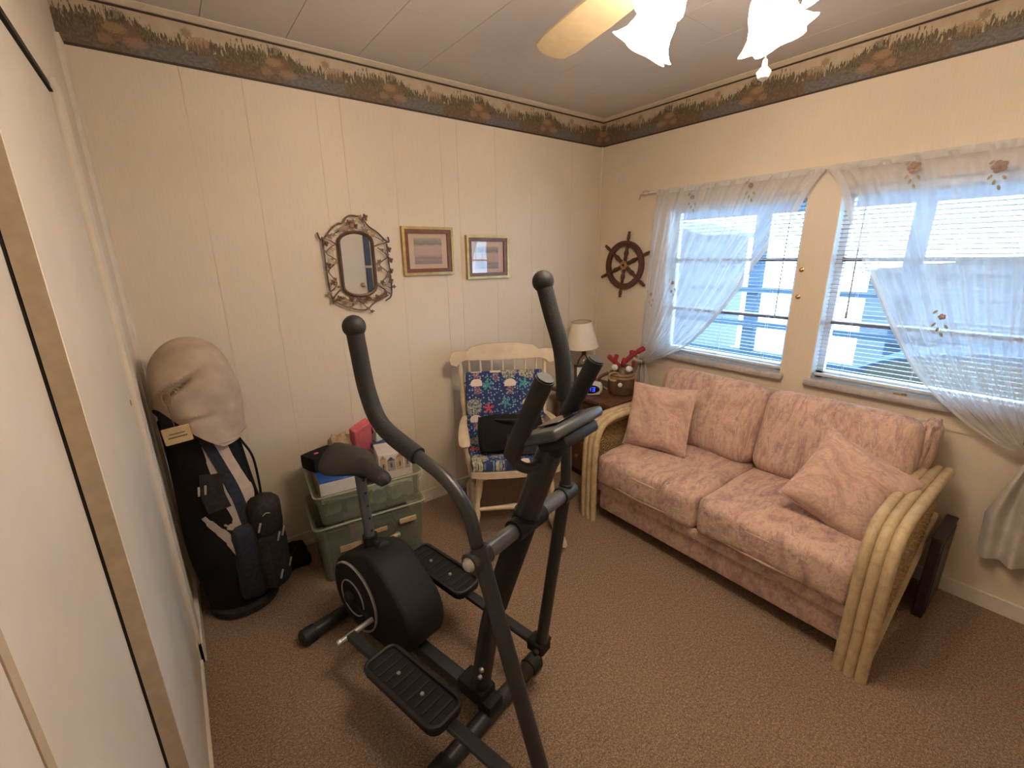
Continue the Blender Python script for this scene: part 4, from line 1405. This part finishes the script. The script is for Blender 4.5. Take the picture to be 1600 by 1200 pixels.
# cushions (cloth printed with sea creatures)
bt = math.atan2(.10, .52)
CB = thing('chair_back_cushion', 'navy back cushion printed with jellyfish, coral and starfish on the rocking chair', 'cushion', RC.location, RC.rotation_euler[2])
link('cushion_cover', B().cushion((0, .212, .655), (.475, .058, .44), (.10, .22, .05), 12, rot=Rx(-bt), wob=0), 'ocean_print', CB, uvfn=lambda c: (c.x, c.z))
link('tie', B().tube(spline([(-.225, .25, .80), (-.245, .285, .79), (-.24, .27, .75)], 5), .005, 6), 'ocean_print', CB, uvfn=lambda c: (c.x, c.z))
CS = thing('chair_seat_cushion', 'navy seat cushion printed with sea creatures under the black bag', 'cushion', RC.location, RC.rotation_euler[2])
link('cushion_cover', B().cushion((0, -.02, .476), (.485, .43, .065), (.10, .10, .22), 12), 'ocean_print', CS, uvfn=lambda c: (c.x, c.y+.3))
link('tie', B().tube(spline([(.235, .14, .47), (.29, .17, .38), (.31, .16, .27)], 5), .006, 6), 'ocean_print', CS, uvfn=lambda c: (c.x, c.z))
link('tie', B().tube(spline([(.23, .13, .47), (.27, .12, .36), (.285, .10, .25)], 5), .006, 6), 'ocean_print', CS, uvfn=lambda c: (c.x, c.z))
BG = thing('black_bag', 'black fabric bag resting on the rocking chair seat', 'bag', RC.location, RC.rotation_euler[2])
def bagb():
    g = B().cushion((-.01, -.075, .595), (.36, .17, .20), (.18, .3, .22), 10, rot=Rx(math.radians(-24)), wob=.008, seedv=4)
    return g
link('bag_body', bagb(), 'bag_black', BG)
link('pocket', B().cushion((.05, -.165, .565), (.20, .05, .12), (.2, .3, .25), 6, rot=Rx(math.radians(-18))), 'bag_dark', BG)
link('strap', B().tube(spline([(-.13, -.07, .685), (-.06, -.14, .70), (.06, -.15, .70), (.13, -.07, .685)], 8), .010, 6, flat=.4), 'bag_dark', BG)
link('zip_pull', B().rbox((.0, -.195, .585), (.035, .006, .008), .002, 1), 'tag_tan', BG)

# ------------------------------------------------------------------ plastic totes and what is in them
TA = math.radians(-6)
def tote(label, cx_, cy_, z0, wd, dp, hg, tape):
    t = thing('storage_tote', label, 'storage box', (cx_, cy_, z0), TA, 'stacked plastic totes')
    wt, dt = wd-.05, dp-.05
    def wall(p0, p1, q0, q1):      # slanted wall quad with thickness
        return [p0, p1, q1, q0]
    o = B()
    rings = []
    def rect(hx, hy, z_, r_=.03):
        pts = []
        for (sx_, sy_, a0) in ((1, 1, 0), (-1, 1, 90), (-1, -1, 180), (1, -1, 270)):
            for k in range(5):
                a = math.radians(a0+k*22.5)
                pts.append(V(sx_*(hx-r_)+r_*math.cos(a), sy_*(hy-r_)+r_*math.sin(a), z_))
        return pts
    levels = [(wt/2, dt/2, .0), (wt/2+.006, dt/2+.006, hg*.3), (wt/2+.014, dt/2+.014, hg*.7), (wd/2-.008, dp/2-.008, hg-.03), (wd/2, dp/2, hg-.03), (wd/2, dp/2, hg), (wd/2-.012, dp/2-.012, hg), (wt/2+.004, dt/2+.004, hg*.5), (wt/2-.006, dt/2-.006, .006)]
    vs = []
    for hx, hy, z_ in levels:
        vs += rect(hx, hy, z_)
    n = 20
    fs = []
    for i in range(len(levels)-1):
        for k in range(n):
            k2 = (k+1) % n
            fs.append((i*n+k, i*n+k2, (i+1)*n+k2, (i+1)*n+k))
    fs.append(tuple(range(n))[::-1])
    fs.append(tuple((len(levels)-1)*n+k for k in range(n)))
    o.add(vs, fs)
    link('tub', o, 'tub_plastic', t)
    rp = rect(wd/2+.001, dp/2+.001, hg-.004)
    link('rim', B().tube(rp+[rp[0]], .005, 6, caps=False), 'tub_rim', t)
    return t
T1 = tote('cloudy green plastic tote standing on the carpet', -2.035, -.262, 0, .545, .385, .315, True)
link('tape_label', B().rbox((-.12, -.180, .17), (.10, .004, .035), .001, 1, Rx(.08)), 'paper_tan', T1)
link('tape_label', B().rbox((.02, -.180, .21), (.09, .004, .025), .001, 1, Rx(.08)), 'paper_tan', T1)
link('latch_tab', B().rbox((.17, -.194, .23), (.09, .010, .03), .004, 1), 'paper_tan', T1)
T2 = tote('open cloudy green plastic tote stacked on another tote', -2.022, -.255, .305, .525, .375, .165, False)
def packet(label, name, mat, cx_, cy_, cz_, size, rz, cat, rx=0.0, grp='things packed in the open tote', puff=None):
    t = thing(name, label, cat, (cx_, cy_, cz_-size[2]/2), 0, grp, rot=(rx, 0, rz))
    if puff:
        link('wrapper', B().cushion((0, 0, size[2]/2), size, puff, 5, wob=.004, seedv=int(cx_*1000)), mat, t)
    else:
        link('carton', B().rbox((0, 0, size[2]/2), size, .003, 1), mat, t)
    return t
bb_ = packet('blue-topped carton with white side in the left of the open tote', 'carton', 'box_blue', -2.155, -.275, .478, (.20, .27, .115), TA, 'box')
link('white_side', B().bb(-.1005, .1005, -.1365, -.133, .002, .108), 'box_white', bb_, smooth=False)
link('brown_side', B().bb(-.1025, -.0995, -.1345, .1345, .002, .108), 'box_brown', bb_, smooth=False)
bb2 = packet('carton printed with white village houses in the right of the open tote', 'village_carton', 'box_white', -1.87, -.295, .497, (.17, .16, .145), TA-.1, 'box')
for k, (x_, wd) in enumerate(((-.062, .03), (-.022, .04), (.022, .036), (.06, .026))):
    link('printed_house', B().bb(x_-wd/2, x_+wd/2, -.0825, -.0795, .05, .12-.012*(k % 2)), 'bag_grey' if k % 2 else 'paper_tan', bb2, smooth=False)
    link('printed_roof', B().prism([(x_-wd/2, .12-.012*(k % 2)), (x_+wd/2, .12-.012*(k % 2)), (x_, .14-.012*(k % 2))], lambda p, q: V(p, -.0826, q), lambda p, q: V(p, -.0794, q)), 'print_navy' if k % 2 else 'box_brown', bb2, smooth=False)
    link('printed_window', B().bb(x_-.004, x_+.004, -.0835, -.082, .07, .095), 'print_navy', bb2, smooth=False)
pk = packet('flat blue book lying at the back of the open tote', 'book', 'book_blue', -1.845, -.135, .530, (.15, .10, .035), TA+.25, 'book', .2)
link('pages', B().bb(-.078, .078, -.0515, -.045, .006, .029), 'box_white', pk, smooth=False)
packet('white and red small carton behind the blue book in the tote', 'small_carton', 'box_white', -1.87, -.105, .59, (.07, .05, .07), .3, 'box', .15)
BP = thing('black_case', 'black zipped camera case lying on the blue carton', 'case', (-2.205, -.215, .537), TA+.45)
link('case_body', B().cushion((0, 0, .037), (.155, .115, .075), (.12, .12, .2), 6), 'bag_black', BP)
link('white_mark', B().bb(-.012, .004, -.0585, -.054, .040, .046).bb(.008, .022, -.0585, -.054, .041, .047), 'print_white', BP, smooth=False)
link('zip', B().tube([(-.07, -.04, .066), (-.02, -.05, .068), (.06, -.048, .066)], .0025, 6), 'bag_dark', BP)
link('red_tab', B().rbox((-.025, .0, .075), (.022, .012, .006), .002, 1), 'pink_foam', BP)
PK = thing('pink_block', 'coral pink foam block sticking up behind the tote', 'foam block', (-1.965, -.095, .50), 0, None, (.35, -.25, .35))
link('foam', B().rbox((0, 0, .11), (.115, .05, .20), .006, 1), 'pink_foam', PK)
link('foam_core', B().lathe([(.002, 0), (.032, 0), (.032, .006)], 16, (.058, 0, .13), Ry(PI/2)), 'antler_red', PK)
TN = thing('clear_bag', 'crumpled clear brown bag between black case and pink block', 'bag', (-2.08, -.115, .538), .2)
link('wrapper', B().cushion((0, 0, .045), (.11, .09, .09), (.25, .25, .3), 7, wob=.012, seedv=5), 'paper_tan', TN)
rnd = random.Random(21)
cols = ['mint_bag', 'teal', 'lime', 'cloud_blue', 'mint_bag', 'box_white', 'teal', 'mint_bag', 'lime', 'cloud_blue', 'mint_bag', 'print_navy']
names = {'mint_bag': 'pale mint', 'teal': 'teal', 'lime': 'lime green', 'cloud_blue': 'pale blue', 'box_white': 'white', 'print_navy': 'navy'}
k = 0
for row, yy in enumerate((-.365,)):
    for i in range(6):
        x_ = -2.205+i*.074+rnd.uniform(-.008, .008)+row*.02
        m_ = cols[k]
        if row == 1 and i in (0, 1):
            k += 1
            continue
        packet('%s packet in the open tote, number %s from the left%s' % (names[m_], ['one', 'two', 'three', 'four', 'five', 'six'][i], ' in the second row' if row else ''),
               'packet', m_, x_, yy-(x_+2.02)*.10+.012, .372+row*.045+rnd.uniform(-.01, .01), (.072, .06, .085), rnd.uniform(-.5, .5), 'packet', 0, 'packets in the open tote', (.2, .3, .25)) if not (row == 1 and i < 2) else None
        k += 1
k = 0
for i in range(4):
    packet('%s bundle inside the lower tote, number %s from the left' % (('dark grey', 'tan', 'slate', 'dark brown')[i], ('one', 'two', 'three', 'four')[i]), 'bundle', ('bag_dark', 'box_brown', 'bag_slate', 'bag_dark')[i],
           -2.20+i*.112, -.27-i*.010, .115, (.105, .24, .20), TA, 'bundle', 0, 'bundles in the lower tote', (.12, .12, .15))

# ------------------------------------------------------------------ golf bag
GB = thing('golf_bag', 'black golf bag with grey stripes and a beige hood in the corner', 'golf bag', (-2.605, -.265, 0))
def gpt(s_, a, r_=None, add=0.0):
    """point on the bag body: s_ height, a angle (0 = +x, -90 = towards viewer)"""
    c_ = V(-2.630-.04*s_, -.265+.02*s_, s_)
    rr_ = .130+.018*math.exp(-((s_-.30)/.22)**2)+.006*math.cos(2*a)-.006*math.cos(7*s_)
    if r_ is not None: rr_ = r_
    rr_ += add
    return c_+V(rr_*math.cos(a), rr_*.95*math.sin(a), 0)
def gbody(u, s_):
    h = .02+.90*s_
    a = 2*PI*u
    p = gpt(h, a)
    if s_ == 0:
        p = gpt(.0, a, .12)
    return p
g = B().grid(gbody, 40, 30)
n = 41
g.f.append(tuple(range(40))[::-1])
g.f.append(tuple(30*n+k for k in range(40)))
lk('bag_body', g, 'bag_black', GB)
lk('base', B().lathe([(.13, 0), (.140, .008), (.140, .035), (.128, .045)], 30, (-2.630, -.265, 0)), 'bag_dark', GB)
def band(path, wd, mat, name, add=.006, nsub=7):
    """strip on the body: path of (s, angle_deg)"""
    P = spline([V(s_, a, 0) for s_, a in path], nsub)
    bd = B()
    vs, fs = [], []
    m_ = len(P)
    wds = wd if isinstance(wd, (list, tuple)) else [wd]*m_
    if len(wds) != m_:
        w0 = wds
        wds = [w0[min(len(w0)-1, int(i/(m_-1)*(len(w0)-1)+.5))] for i in range(m_)]
    for i, p in enumerate(P):
        d = P[min(i+1, m_-1)]-P[max(i-1, 0)]
        t_ = V(d.x, math.radians(d.y)*.13, 0).normalized()
        nn = V(-t_.y, t_.x, 0)
        for sg in (-1, 1):
            s_ = p.x+nn.x*wds[i]/2*sg
            a = math.radians(p.y)+nn.y*wds[i]/2*sg/.13
            vs.append(gpt(s_, a, None, add))
            vs.append(gpt(s_, a, None, -.004))
    for i in range(m_-1):
        o = i*4
        fs += [(o, o+2, o+6, o+4), (o, o+4, o+5, o+1), (o+2, o+3, o+7, o+6)]
    fs += [(0, 1, 3, 2), ((m_-1)*4, (m_-1)*4+2, (m_-1)*4+3, (m_-1)*4+1)]
    bd.add(vs, fs)
    return lk(name, bd, mat, GB)
band([(.86, -70), (.74, -62), (.63, -48), (.565, -42), (.52, -54)], [.055, .06, .055, .065, .05], 'bag_stripe', 'stripe')
band([(.82, -90), (.70, -86), (.60, -81), (.52, -73), (.44, -68)], [.018, .026, .03, .036, .05], 'bag_grey', 'stripe')
band([(.44, -68), (.45, -82), (.47, -92)], [.035, .025, .006], 'bag_grey', 'stripe')
band([(.52, -118), (.47, -106), (.42, -94), (.36, -84), (.30, -80), (.20, -84), (.12, -88)], [.014, .024, .03, .038, .034, .028, .02], 'bag_grey', 'stripe')
band([(.86, -88), (.72, -74), (.60, -64), (.45, -60), (.25, -58)], .04, 'bag_slate', 'spine_strap', .009)
band([(.70, -92), (.62, -96), (.54, -92)], .075, 'bag_dark', 'upper_pocket', .012)
lk('pocket', pad((-2.502, -.365, .445), (.115, .11, .18), .035, (.01, .01, .01), 8, rot=Rz(.7), wob=.004), 'bag_dark', GB)
lk('pocket', pad((-2.505, -.362, .235), (.125, .12, .29), .04, (.012, .012, .01), 8, rot=Rz(.7), wob=.005), 'bag_dark', GB)
lk('side_pocket', pad((-2.590, -.372, .26), (.12, .07, .36), .03, (.0, .012, .01), 8, rot=Rz(.15), wob=.005), 'bag_slate', GB)
for (x_, y_, z_) in ((-2.535, -.428, .425), (-2.470, -.432, .36), (-2.448, -.418, .37), (-2.485, -.442, .175), (-2.440, -.408, .20)):
    lk('zip_pull', B().rbox((x_, y_, z_), (.008, .006, .045), .002, 1, Ry(.3)), 'bag_grey', GB)
lk('emblem', B().tube(spline([(-2.515, -.432, .478), (-2.503, -.437, .490), (-2.488, -.434, .484)], 4), .0025, 5), 'bag_grey', GB)
lk('shoulder_strap', B().tube(spline([(-2.535, -.30, .80), (-2.50, -.28, .70), (-2.495, -.30, .58), (-2.50, -.32, .50)], 6), .014, 8, flat=.35), 'bag_black', GB)
for (x_, z_) in ((-2.712, .655), (-2.690, .655)):
    lk('buckle', B().rbox((x_, -.412, z_), (.008, .006, .04), .002, 1, Ry(.15)), 'bag_grey', GB)
# hood
def hood(u, s_):
    a = 2*PI*u
    hem = .835+.15*max(0, math.cos(a-math.radians(205)))**1.5 - .02*math.cos(a-math.radians(-60))
    z_ = hem+(1.248-hem)*math.sin(s_*PI/2)
    q = max(0.0, (z_-1.0)/.248) if z_ > 1.0 else 0
    r_ = .150*math.sqrt(max(0, 1-q**2.6))
    if z_ < 1.0: r_ = .150-.004*((1.0-z_)/.16)
    c_ = V(-2.652, -.262, z_)
    g_ = max(0.0, 1-abs(u-.685)/.125)
    zf = 1.075+.55*(u-.685)
    fold = .008*math.sin(3*a+9*s_)*(1-q)+g_*(.022*math.exp(-((z_-zf-.026)/.018)**2)-.034*math.exp(-((z_-zf)/.012)**2))
    g2_ = max(0.0, 1-abs(u-.74)/.09)
    fold += g2_*(.010*math.exp(-((z_-.965-.1*(u-.74))/.014)**2)-.012*math.exp(-((z_-.945-.1*(u-.74))/.012)**2))
    return c_+V((r_+fold)*math.cos(a), (r_+fold)*math.sin(a), 0)
lk('hood', B().grid(hood, 96, 70), 'hood_beige', GB)
lk('hood_seam', B().tube([hood(.02+.25*0, .0)+V(0, 0, 0)]+[V(-2.652+.150*math.cos(math.radians(a_)), -.262+.150*math.sin(math.radians(a_)), .852-.02*math.cos(math.radians(a_+60))) for a_ in range(-80, 20, 10)], .004, 6), 'hood_beige', GB)
lk('opening_collar', B().lathe([(.112, .86), (.135, .90), (.130, 1.03), (.10, 1.06)], 30, (-2.655, -.258, 0)), 'bag_dark', GB)
lk('clip', B().tube([V(-2.745+.012*math.cos(2*PI*k/14), -.395, 1.045+.026*math.sin(2*PI*k/14)) for k in range(15)], .003, 6), 'brass', GB)
tg = lk('paper_tag', B().rbox((-2.735, -.412, .905), (.088, .004, .066), .003, 1, Ry(-.08)), 'tag_tan', GB)
lk('tag_print', B().rbox((-2.735, -.4145, .898), (.06, .001, .005), .0003, 1, Ry(-.08)).rbox((-2.735, -.4145, .912), (.05, .001, .004), .0003, 1, Ry(-.08)), 'tag_ink', tg, GB)
lk('tag_string', B().tube([(-2.738, -.41, .936), (-2.742, -.405, .98), (-2.745, -.398, 1.02)], .0015, 5), 'tag_ink', GB)

FC = thing('flat_black_slab', 'flat black rounded slab on the carpet between golf bag and totes', 'bag', (-2.385, -.115, 0))  # low black rounded slab with a thin strip across its top
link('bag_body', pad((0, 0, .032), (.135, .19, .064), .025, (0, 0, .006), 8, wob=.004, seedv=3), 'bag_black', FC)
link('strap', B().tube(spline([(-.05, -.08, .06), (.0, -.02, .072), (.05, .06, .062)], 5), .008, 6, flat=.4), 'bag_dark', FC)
# ------------------------------------------------------------------ elliptical trainer
EL = thing('elliptical_trainer', 'black elliptical exercise machine with seat in the middle of the room', 'exercise machine', (-2.034, -1.443, 0), -1.33)
HUB = (-.67, .21)
def ep(u, w_, z_): return V(u, w_, z_)
# frame on the floor
link('main_rail', B().rbox((-.40, 0, .062), (.76, .05, .05), .008, 2), 'tube_grey', EL)
for u, wv_, nm in ((0, .215, 'front_stabilizer'), (-.807, .215, 'rear_stabilizer')):
    so = link(nm, B().tube([(u, -wv_, .034), (u, wv_, .034)], .029, 16), 'tube_grey', EL)
    for s in (-1, 1):
        link('end_cap', B().lathe([(.001, .055), (.026, .053), (.034, .044), (.034, -.006), (.030, -.008)], 16, (u, s*wv_, .034), Rx(-s*PI/2)), 'rubber_black', so)
# front post, bent, leaning forward
post = spline([(-.055, 0, .07), (-.02, 0, .27), (.022, 0, .46), (.115, 0, .745), (.195, 0, .98), (.245, 0, 1.115)], 6)
link('front_post', B().tube(post, .033, 18), 'tube_grey', EL)
link('post_foot', B().rbox((-.07, 0, .09), (.12, .075, .06), .010, 2).rbox((-.005, 0, .066), (.06, .07, .05), .008, 2), 'plastic_black', EL)
link('post_sleeve', B().tube(post[13:22], .0365, 18), 'plastic_black', EL)
for (u, z_) in ((-.012, .20), (-.004, .235)):
    link('bolt', B().lathe([(.001, .008), (.007, .006), (.009, 0), (.009, -.004)], 10, (u-.005, -.033, z_), Rx(PI/2)), 'steel', EL)
# pivot axle
link('pivot_axle', B().tube([(.157, -.20, .842), (.157, .20, .842)], .0215, 16), 'tube_steelblue', EL)
link('axle_sleeve', B().tube([(.157, -.06, .842), (.157, .06, .842)], .030, 16), 'plastic_black', EL)
for s in (-1, 1):
    link('axle_cap', B().lathe([(.001, .016), (.012, .014), (.018, .006), (.018, 0)], 14, (.157, s*.222, .842), Rx(-s*PI/2)), 'steel', EL)
# swinging handle arms
def swing(s, pts, foam_end, bot):
    w_ = s*.195
    P = spline([(u, w_, z_) for u, z_ in pts], 6)
    k = foam_end*6
    link('swing_handle', B().tube(P[k-2:], .0165, 14), 'tube_grey', EL)
    fo = link('foam_grip', B().tube(P[:k+1], .0235, 16), 'foam_black', EL)
    link('ball_cap', B().ell(P[0], (.031, .031, .031), 18, 12), 'rubber_black', fo)
    # lower arm, slightly flattened
    a, b_ = V(.157, w_, .875), V(bot[0], w_, bot[1])
    link('swing_arm', B().tube([a, a.lerp(b_, .5), b_], .0205, 14), 'tube_grey', EL)
    link('arm_collar', B().tube([(.157, w_-.030, .842), (.157, w_+.030, .842)], .027, 14), 'tube_grey', EL)
    jt = B().rbox((bot[0]-.01, w_, bot[1]), (.07, .058, .045), .006, 1)
    jo = link('joint_bracket', jt, 'plastic_black', EL)
    link('joint_bolt', B().tube([(bot[0]+.005, w_-.045, bot[1]), (bot[0]+.005, w_+.045, bot[1])], .010, 10), 'rubber_black', jo)
swing(-1, [(-.271, 1.362), (-.262, 1.30), (-.240, 1.185), (-.186, 1.10), (-.044, 1.052), (.061, 1.018), (.130, .955), (.157, .87)], 4, (.385, .20))
swing(1, [(.067, 1.468), (.096, 1.382), (.132, 1.277), (.146, 1.137), (.154, .99), (.157, .87)], 3, (.068, .20))
# pedal arms, cranks, pedals
def pedal_side(s, pin, front, name):
    w_ = s*.195
    a, b_ = V(pin[0], w_, pin[1]), V(front[0], w_, front[1])
    d = (b_-a).normalized()
    ang = math.atan2(d.z, d.x)
    m = Ry(-ang)
    mid = (a+b_)/2
    po = link('pedal_arm', B().rbox(mid, ((b_-a).length, .038, .022), .004, 1, m), 'tube_grey', EL)
    link('crank_pin', B().tube([(pin[0], s*.10, pin[1]), (pin[0], s*.245, pin[1])], .0105, 12), 'silver_trim' if s < 0 else 'paper_tan', EL)
    link('crank_arm', B().tube([(HUB[0], s*.098, HUB[1]), (pin[0], s*.105, pin[1])], .014, 10, flat=.6), 'plastic_black', EL)
    link('pin_nut', B().lathe([(.001, .006), (.010, .005), (.013, 0), (.013, -.008)], 8, (pin[0], s*.245, pin[1]), Rx(-s*PI/2)), 'steel', EL)
    # pedal tray
    def at(u): return a.lerp(b_, (u-a.x)/(b_.x-a.x))
    return at, m
def pedal(s, u0, u1, at, m):
    c_ = at((u0+u1)/2)+V(0, s*.005, .022)
    ln, wd = u1-u0, .128
    po_ = B()
    out = []
    for (sx_, sy_, a0, r_) in ((1, 1, 0, .035), (-1, 1, 90, .028), (-1, -1, 180, .028), (1, -1, 270, .035)):
        for k in range(5):
            a = math.radians(a0+k*22.5)
            out.append((sx_*(ln/2-r_)+r_*math.cos(a), sy_*(wd/2-r_)+r_*math.sin(a)))
    po_.prism(out, lambda p, q: m @ V(p, q, -.014)+c_, lambda p, q: m @ V(p, q, .006)+c_)
    pd = link('pedal', po_, 'plastic_black', EL, angle=30)
    # raised lip round the front and sides
    lip = [m @ V(p*.985, q*.965, .010)+c_ for p, q in out]
    front = [m @ V(p*.985, q*.965, .014 if p > 0 else .009)+c_ for p, q in out]
    link('lip', B().tube(front+[front[0]], .0075, 7, caps=False), 'rubber_black', pd)
    tr = B()
    for i in range(9):
        x_ = -ln/2+.04+i*(ln-.08)/8
        tr.box(m @ V(x_, 0, .0075)+c_, (.006, wd*.72, .004), m)
    link('tread', tr, 'rubber_black', pd, smooth=False)
    for x_ in (-.065, .055):
        link('pedal_bolt', B().lathe([(.001, .005), (.006, .004), (.008, 0)], 10, m @ V(x_, 0, .008)+c_, m), 'steel', pd)
at, m = pedal_side(-1, (-.53, .178), (.385, .20), 'near')
pedal(-1, -.345, .02, at, m)
at, m = pedal_side(1, (-.81, .255), (.068, .20), 'far')
pedal(1, -.635, -.28, at, m)
# flywheel housing: hull of three discs, 0.17 wide, rounded edge
def hull(pts):
    pts = sorted(set(pts))
    def half(ps):
        h = []
        for p in ps:
            while len(h) > 1 and (h[-1][0]-h[-2][0])*(p[1]-h[-2][1])-(h[-1][1]-h[-2][1])*(p[0]-h[-2][0]) <= 0:
                h.pop()
            h.append(p)
        return h[:-1]
    return half(pts)+half(pts[::-1])
pp = []
for (cu, cz, r_) in ((-.655, .213, .172), (-.55, .285, .150), (-.46, .205, .150)):
    for k in range(40):
        a = 2*PI*k/40
        pp.append((round(cu+r_*math.cos(a), 5), round(max(.03, cz+r_*math.sin(a)), 5)))
H_ = hull(pp)
hc = (sum(p[0] for p in H_)/len(H_), sum(p[1] for p in H_)/len(H_))
hb = B()
lay = [(-.088, .93), (-.082, .975), (-.07, 1.0), (.07, 1.0), (.082, .975), (.088, .93)]
vs, fs = [], []
n = len(H_)
for w_, k_ in lay:
    vs += [V(hc[0]+(p[0]-hc[0])*k_, w_, hc[1]+(p[1]-hc[1])*k_) for p in H_]
for i in range(len(lay)-1):
    for k in range(n):
        k2 = (k+1) % n
        fs.append((i*n+k, i*n+k2, (i+1)*n+k2, (i+1)*n+k))
fs += [tuple(range(n)), tuple((len(lay)-1)*n+k for k in range(n))[::-1]]
ho = link('flywheel_housing', hb.add(vs, fs), 'plastic_black', EL)
for s in (-1, 1):
    dm = Rx(-s*PI/2)
    co = link('disc_cover', B().lathe([(.001, .014), (.07, .014), (.13, .010), (.148, .004), (.150, -.004)], 40, (HUB[0]+.012, s*.088, HUB[1]), dm), 'plastic_black', ho)
    def arc(r_, a0, a1, wd, off):
        ab = B()
        pts = [V(HUB[0]+.012+r_*math.cos(math.radians(a)), s*off, HUB[1]+r_*math.sin(math.radians(a))) for a in range(a0, a1+1, 5)]
        return ab.tube(pts, wd, 8, flat=.6)
    link('silver_arc', arc(.150, -75, 130, .0065, .094), 'silver_trim', co)
    link('silver_ring', arc(.078, -120, 240, .0048, .1015), 'silver_trim', co)
    link('hub_cap', B().lathe([(.001, .026), (.018, .024), (.026, .014), (.028, .0)], 18, (HUB[0], s*.100, HUB[1]), dm), 'rubber_black', co)
# seat
link('seat_tube', B().tube([(-.640, 0, .30), (-.648, 0, .455)], .030, 16), 'plastic_black', EL)
sp = link('seat_post', B().tube([(-.645, 0, .40), (-.672, 0, .735)], .0205, 16), 'tube_steelblue', EL)
for i in range(5):
    z_ = .48+i*.055
    link('post_hole', B().lathe([(.0005, .0012), (.005, .0012), (.005, -.002)], 10, (-.6447-(z_-.4)*.0806+.0203, 0, z_), Ry(PI/2)), 'dark_gap', sp)
link('adjust_knob', B().tube([(-.625, .0, .43), (-.575, .004, .43)], [.010, .010], 10).lathe([(.012, 0), (.026, .006), (.028, .022), (.018, .03)], 12, (-.585, .004, .43), Ry(PI/2)), 'rubber_black', EL)
def seat(u, s_):
    # s_: 0 rear .. 1 nose ; u around the section
    L_ = -.850+.365*s_
    wd = .112*math.sqrt(max(0, 1-((s_-.26)/.30)**2)) if s_ < .26 else (.032+.080*(.5+.5*math.cos(min(1, (s_-.26)/.50)*PI)))
    if s_ > .92: wd *= math.sqrt(max(0.0, 1-((s_-.92)/.08)**2))
    if s_ < .26: wd = .112*math.sqrt(max(0, 1-((.26-s_)/.262)**2))
    th = .036*math.sqrt(max(.02, min(1, wd/.05)))
    a = 2*PI*u
    zc = .775-.010*math.sin(s_*PI)-.030*max(0, s_-.6)/.4*max(0, s_-.6)/.4
    x_ = wd*math.cos(a)
    z_ = th*math.sin(a)
    z_ -= .35*(x_*x_)/.10*.28
    if math.sin(a) < 0: z_ *= .75
    return V(L_, x_, zc+z_-.018*abs(x_/.128))
link('seat', B().grid(seat, 28, 26), 'seat_vinyl', EL)
link('seat_clamp', B().rbox((-.665, 0, .735), (.10, .045, .03), .008, 2), 'plastic_black', EL)
# console and fixed handlebars
cm = Ry(math.radians(-24))
co = link('console', B().rbox((.262, 0, 1.145), (.115, .215, .026), .009, 3, cm), 'console_grey', EL)
link('console_screen', B().rbox(cm @ V(-.005, 0, .0175)+V(.262, 0, 1.145), (.06, .10, .003), .001, 1, cm), 'clock_face', co)
link('console_back', B().rbox(cm @ V(.01, 0, -.026)+V(.262, 0, 1.145), (.085, .15, .03), .010, 2, cm), 'plastic_black', co)
link('console_mount', B().rbox((.243, 0, 1.105), (.06, .06, .07), .008, 2), 'plastic_black', co)
for s in (-1, 1):
    bar = spline([(.215, s*.015, 1.045), (.205, s*.06, 1.04), (.190, s*.098, 1.075), (.215, s*.104, 1.14), (.287, s*.108, 1.29)], 6)
    bo = link('fixed_handlebar', B().tube(bar, .0135, 12), 'tube_grey', EL)
    gp = [V(.190, s*.102, 1.085), V(.205, s*.104, 1.12), V(.245, s*.106, 1.203), V(.287, s*.108, 1.29)]
    go = link('foam_grip', B().tube(gp, .0215, 16), 'foam_black', bo)
    dirv = (gp[-1]-gp[-2]).normalized()
    link('grip_end', B().tube([gp[-1], gp[-1]+dirv*.004], .0185, 16), 'tube_grey', go)
cable = B().tube(spline([(.20, .035, 1.04), (.12, .05, .90), (.10, .036, .76), (.085, .034, .68)], 8), .004, 6)
link('sensor_cable', cable, 'rubber_black', EL)
link('cable_clip', B().rbox((.115, .034, .80), (.03, .02, .05), .004, 1), 'plastic_black', EL)
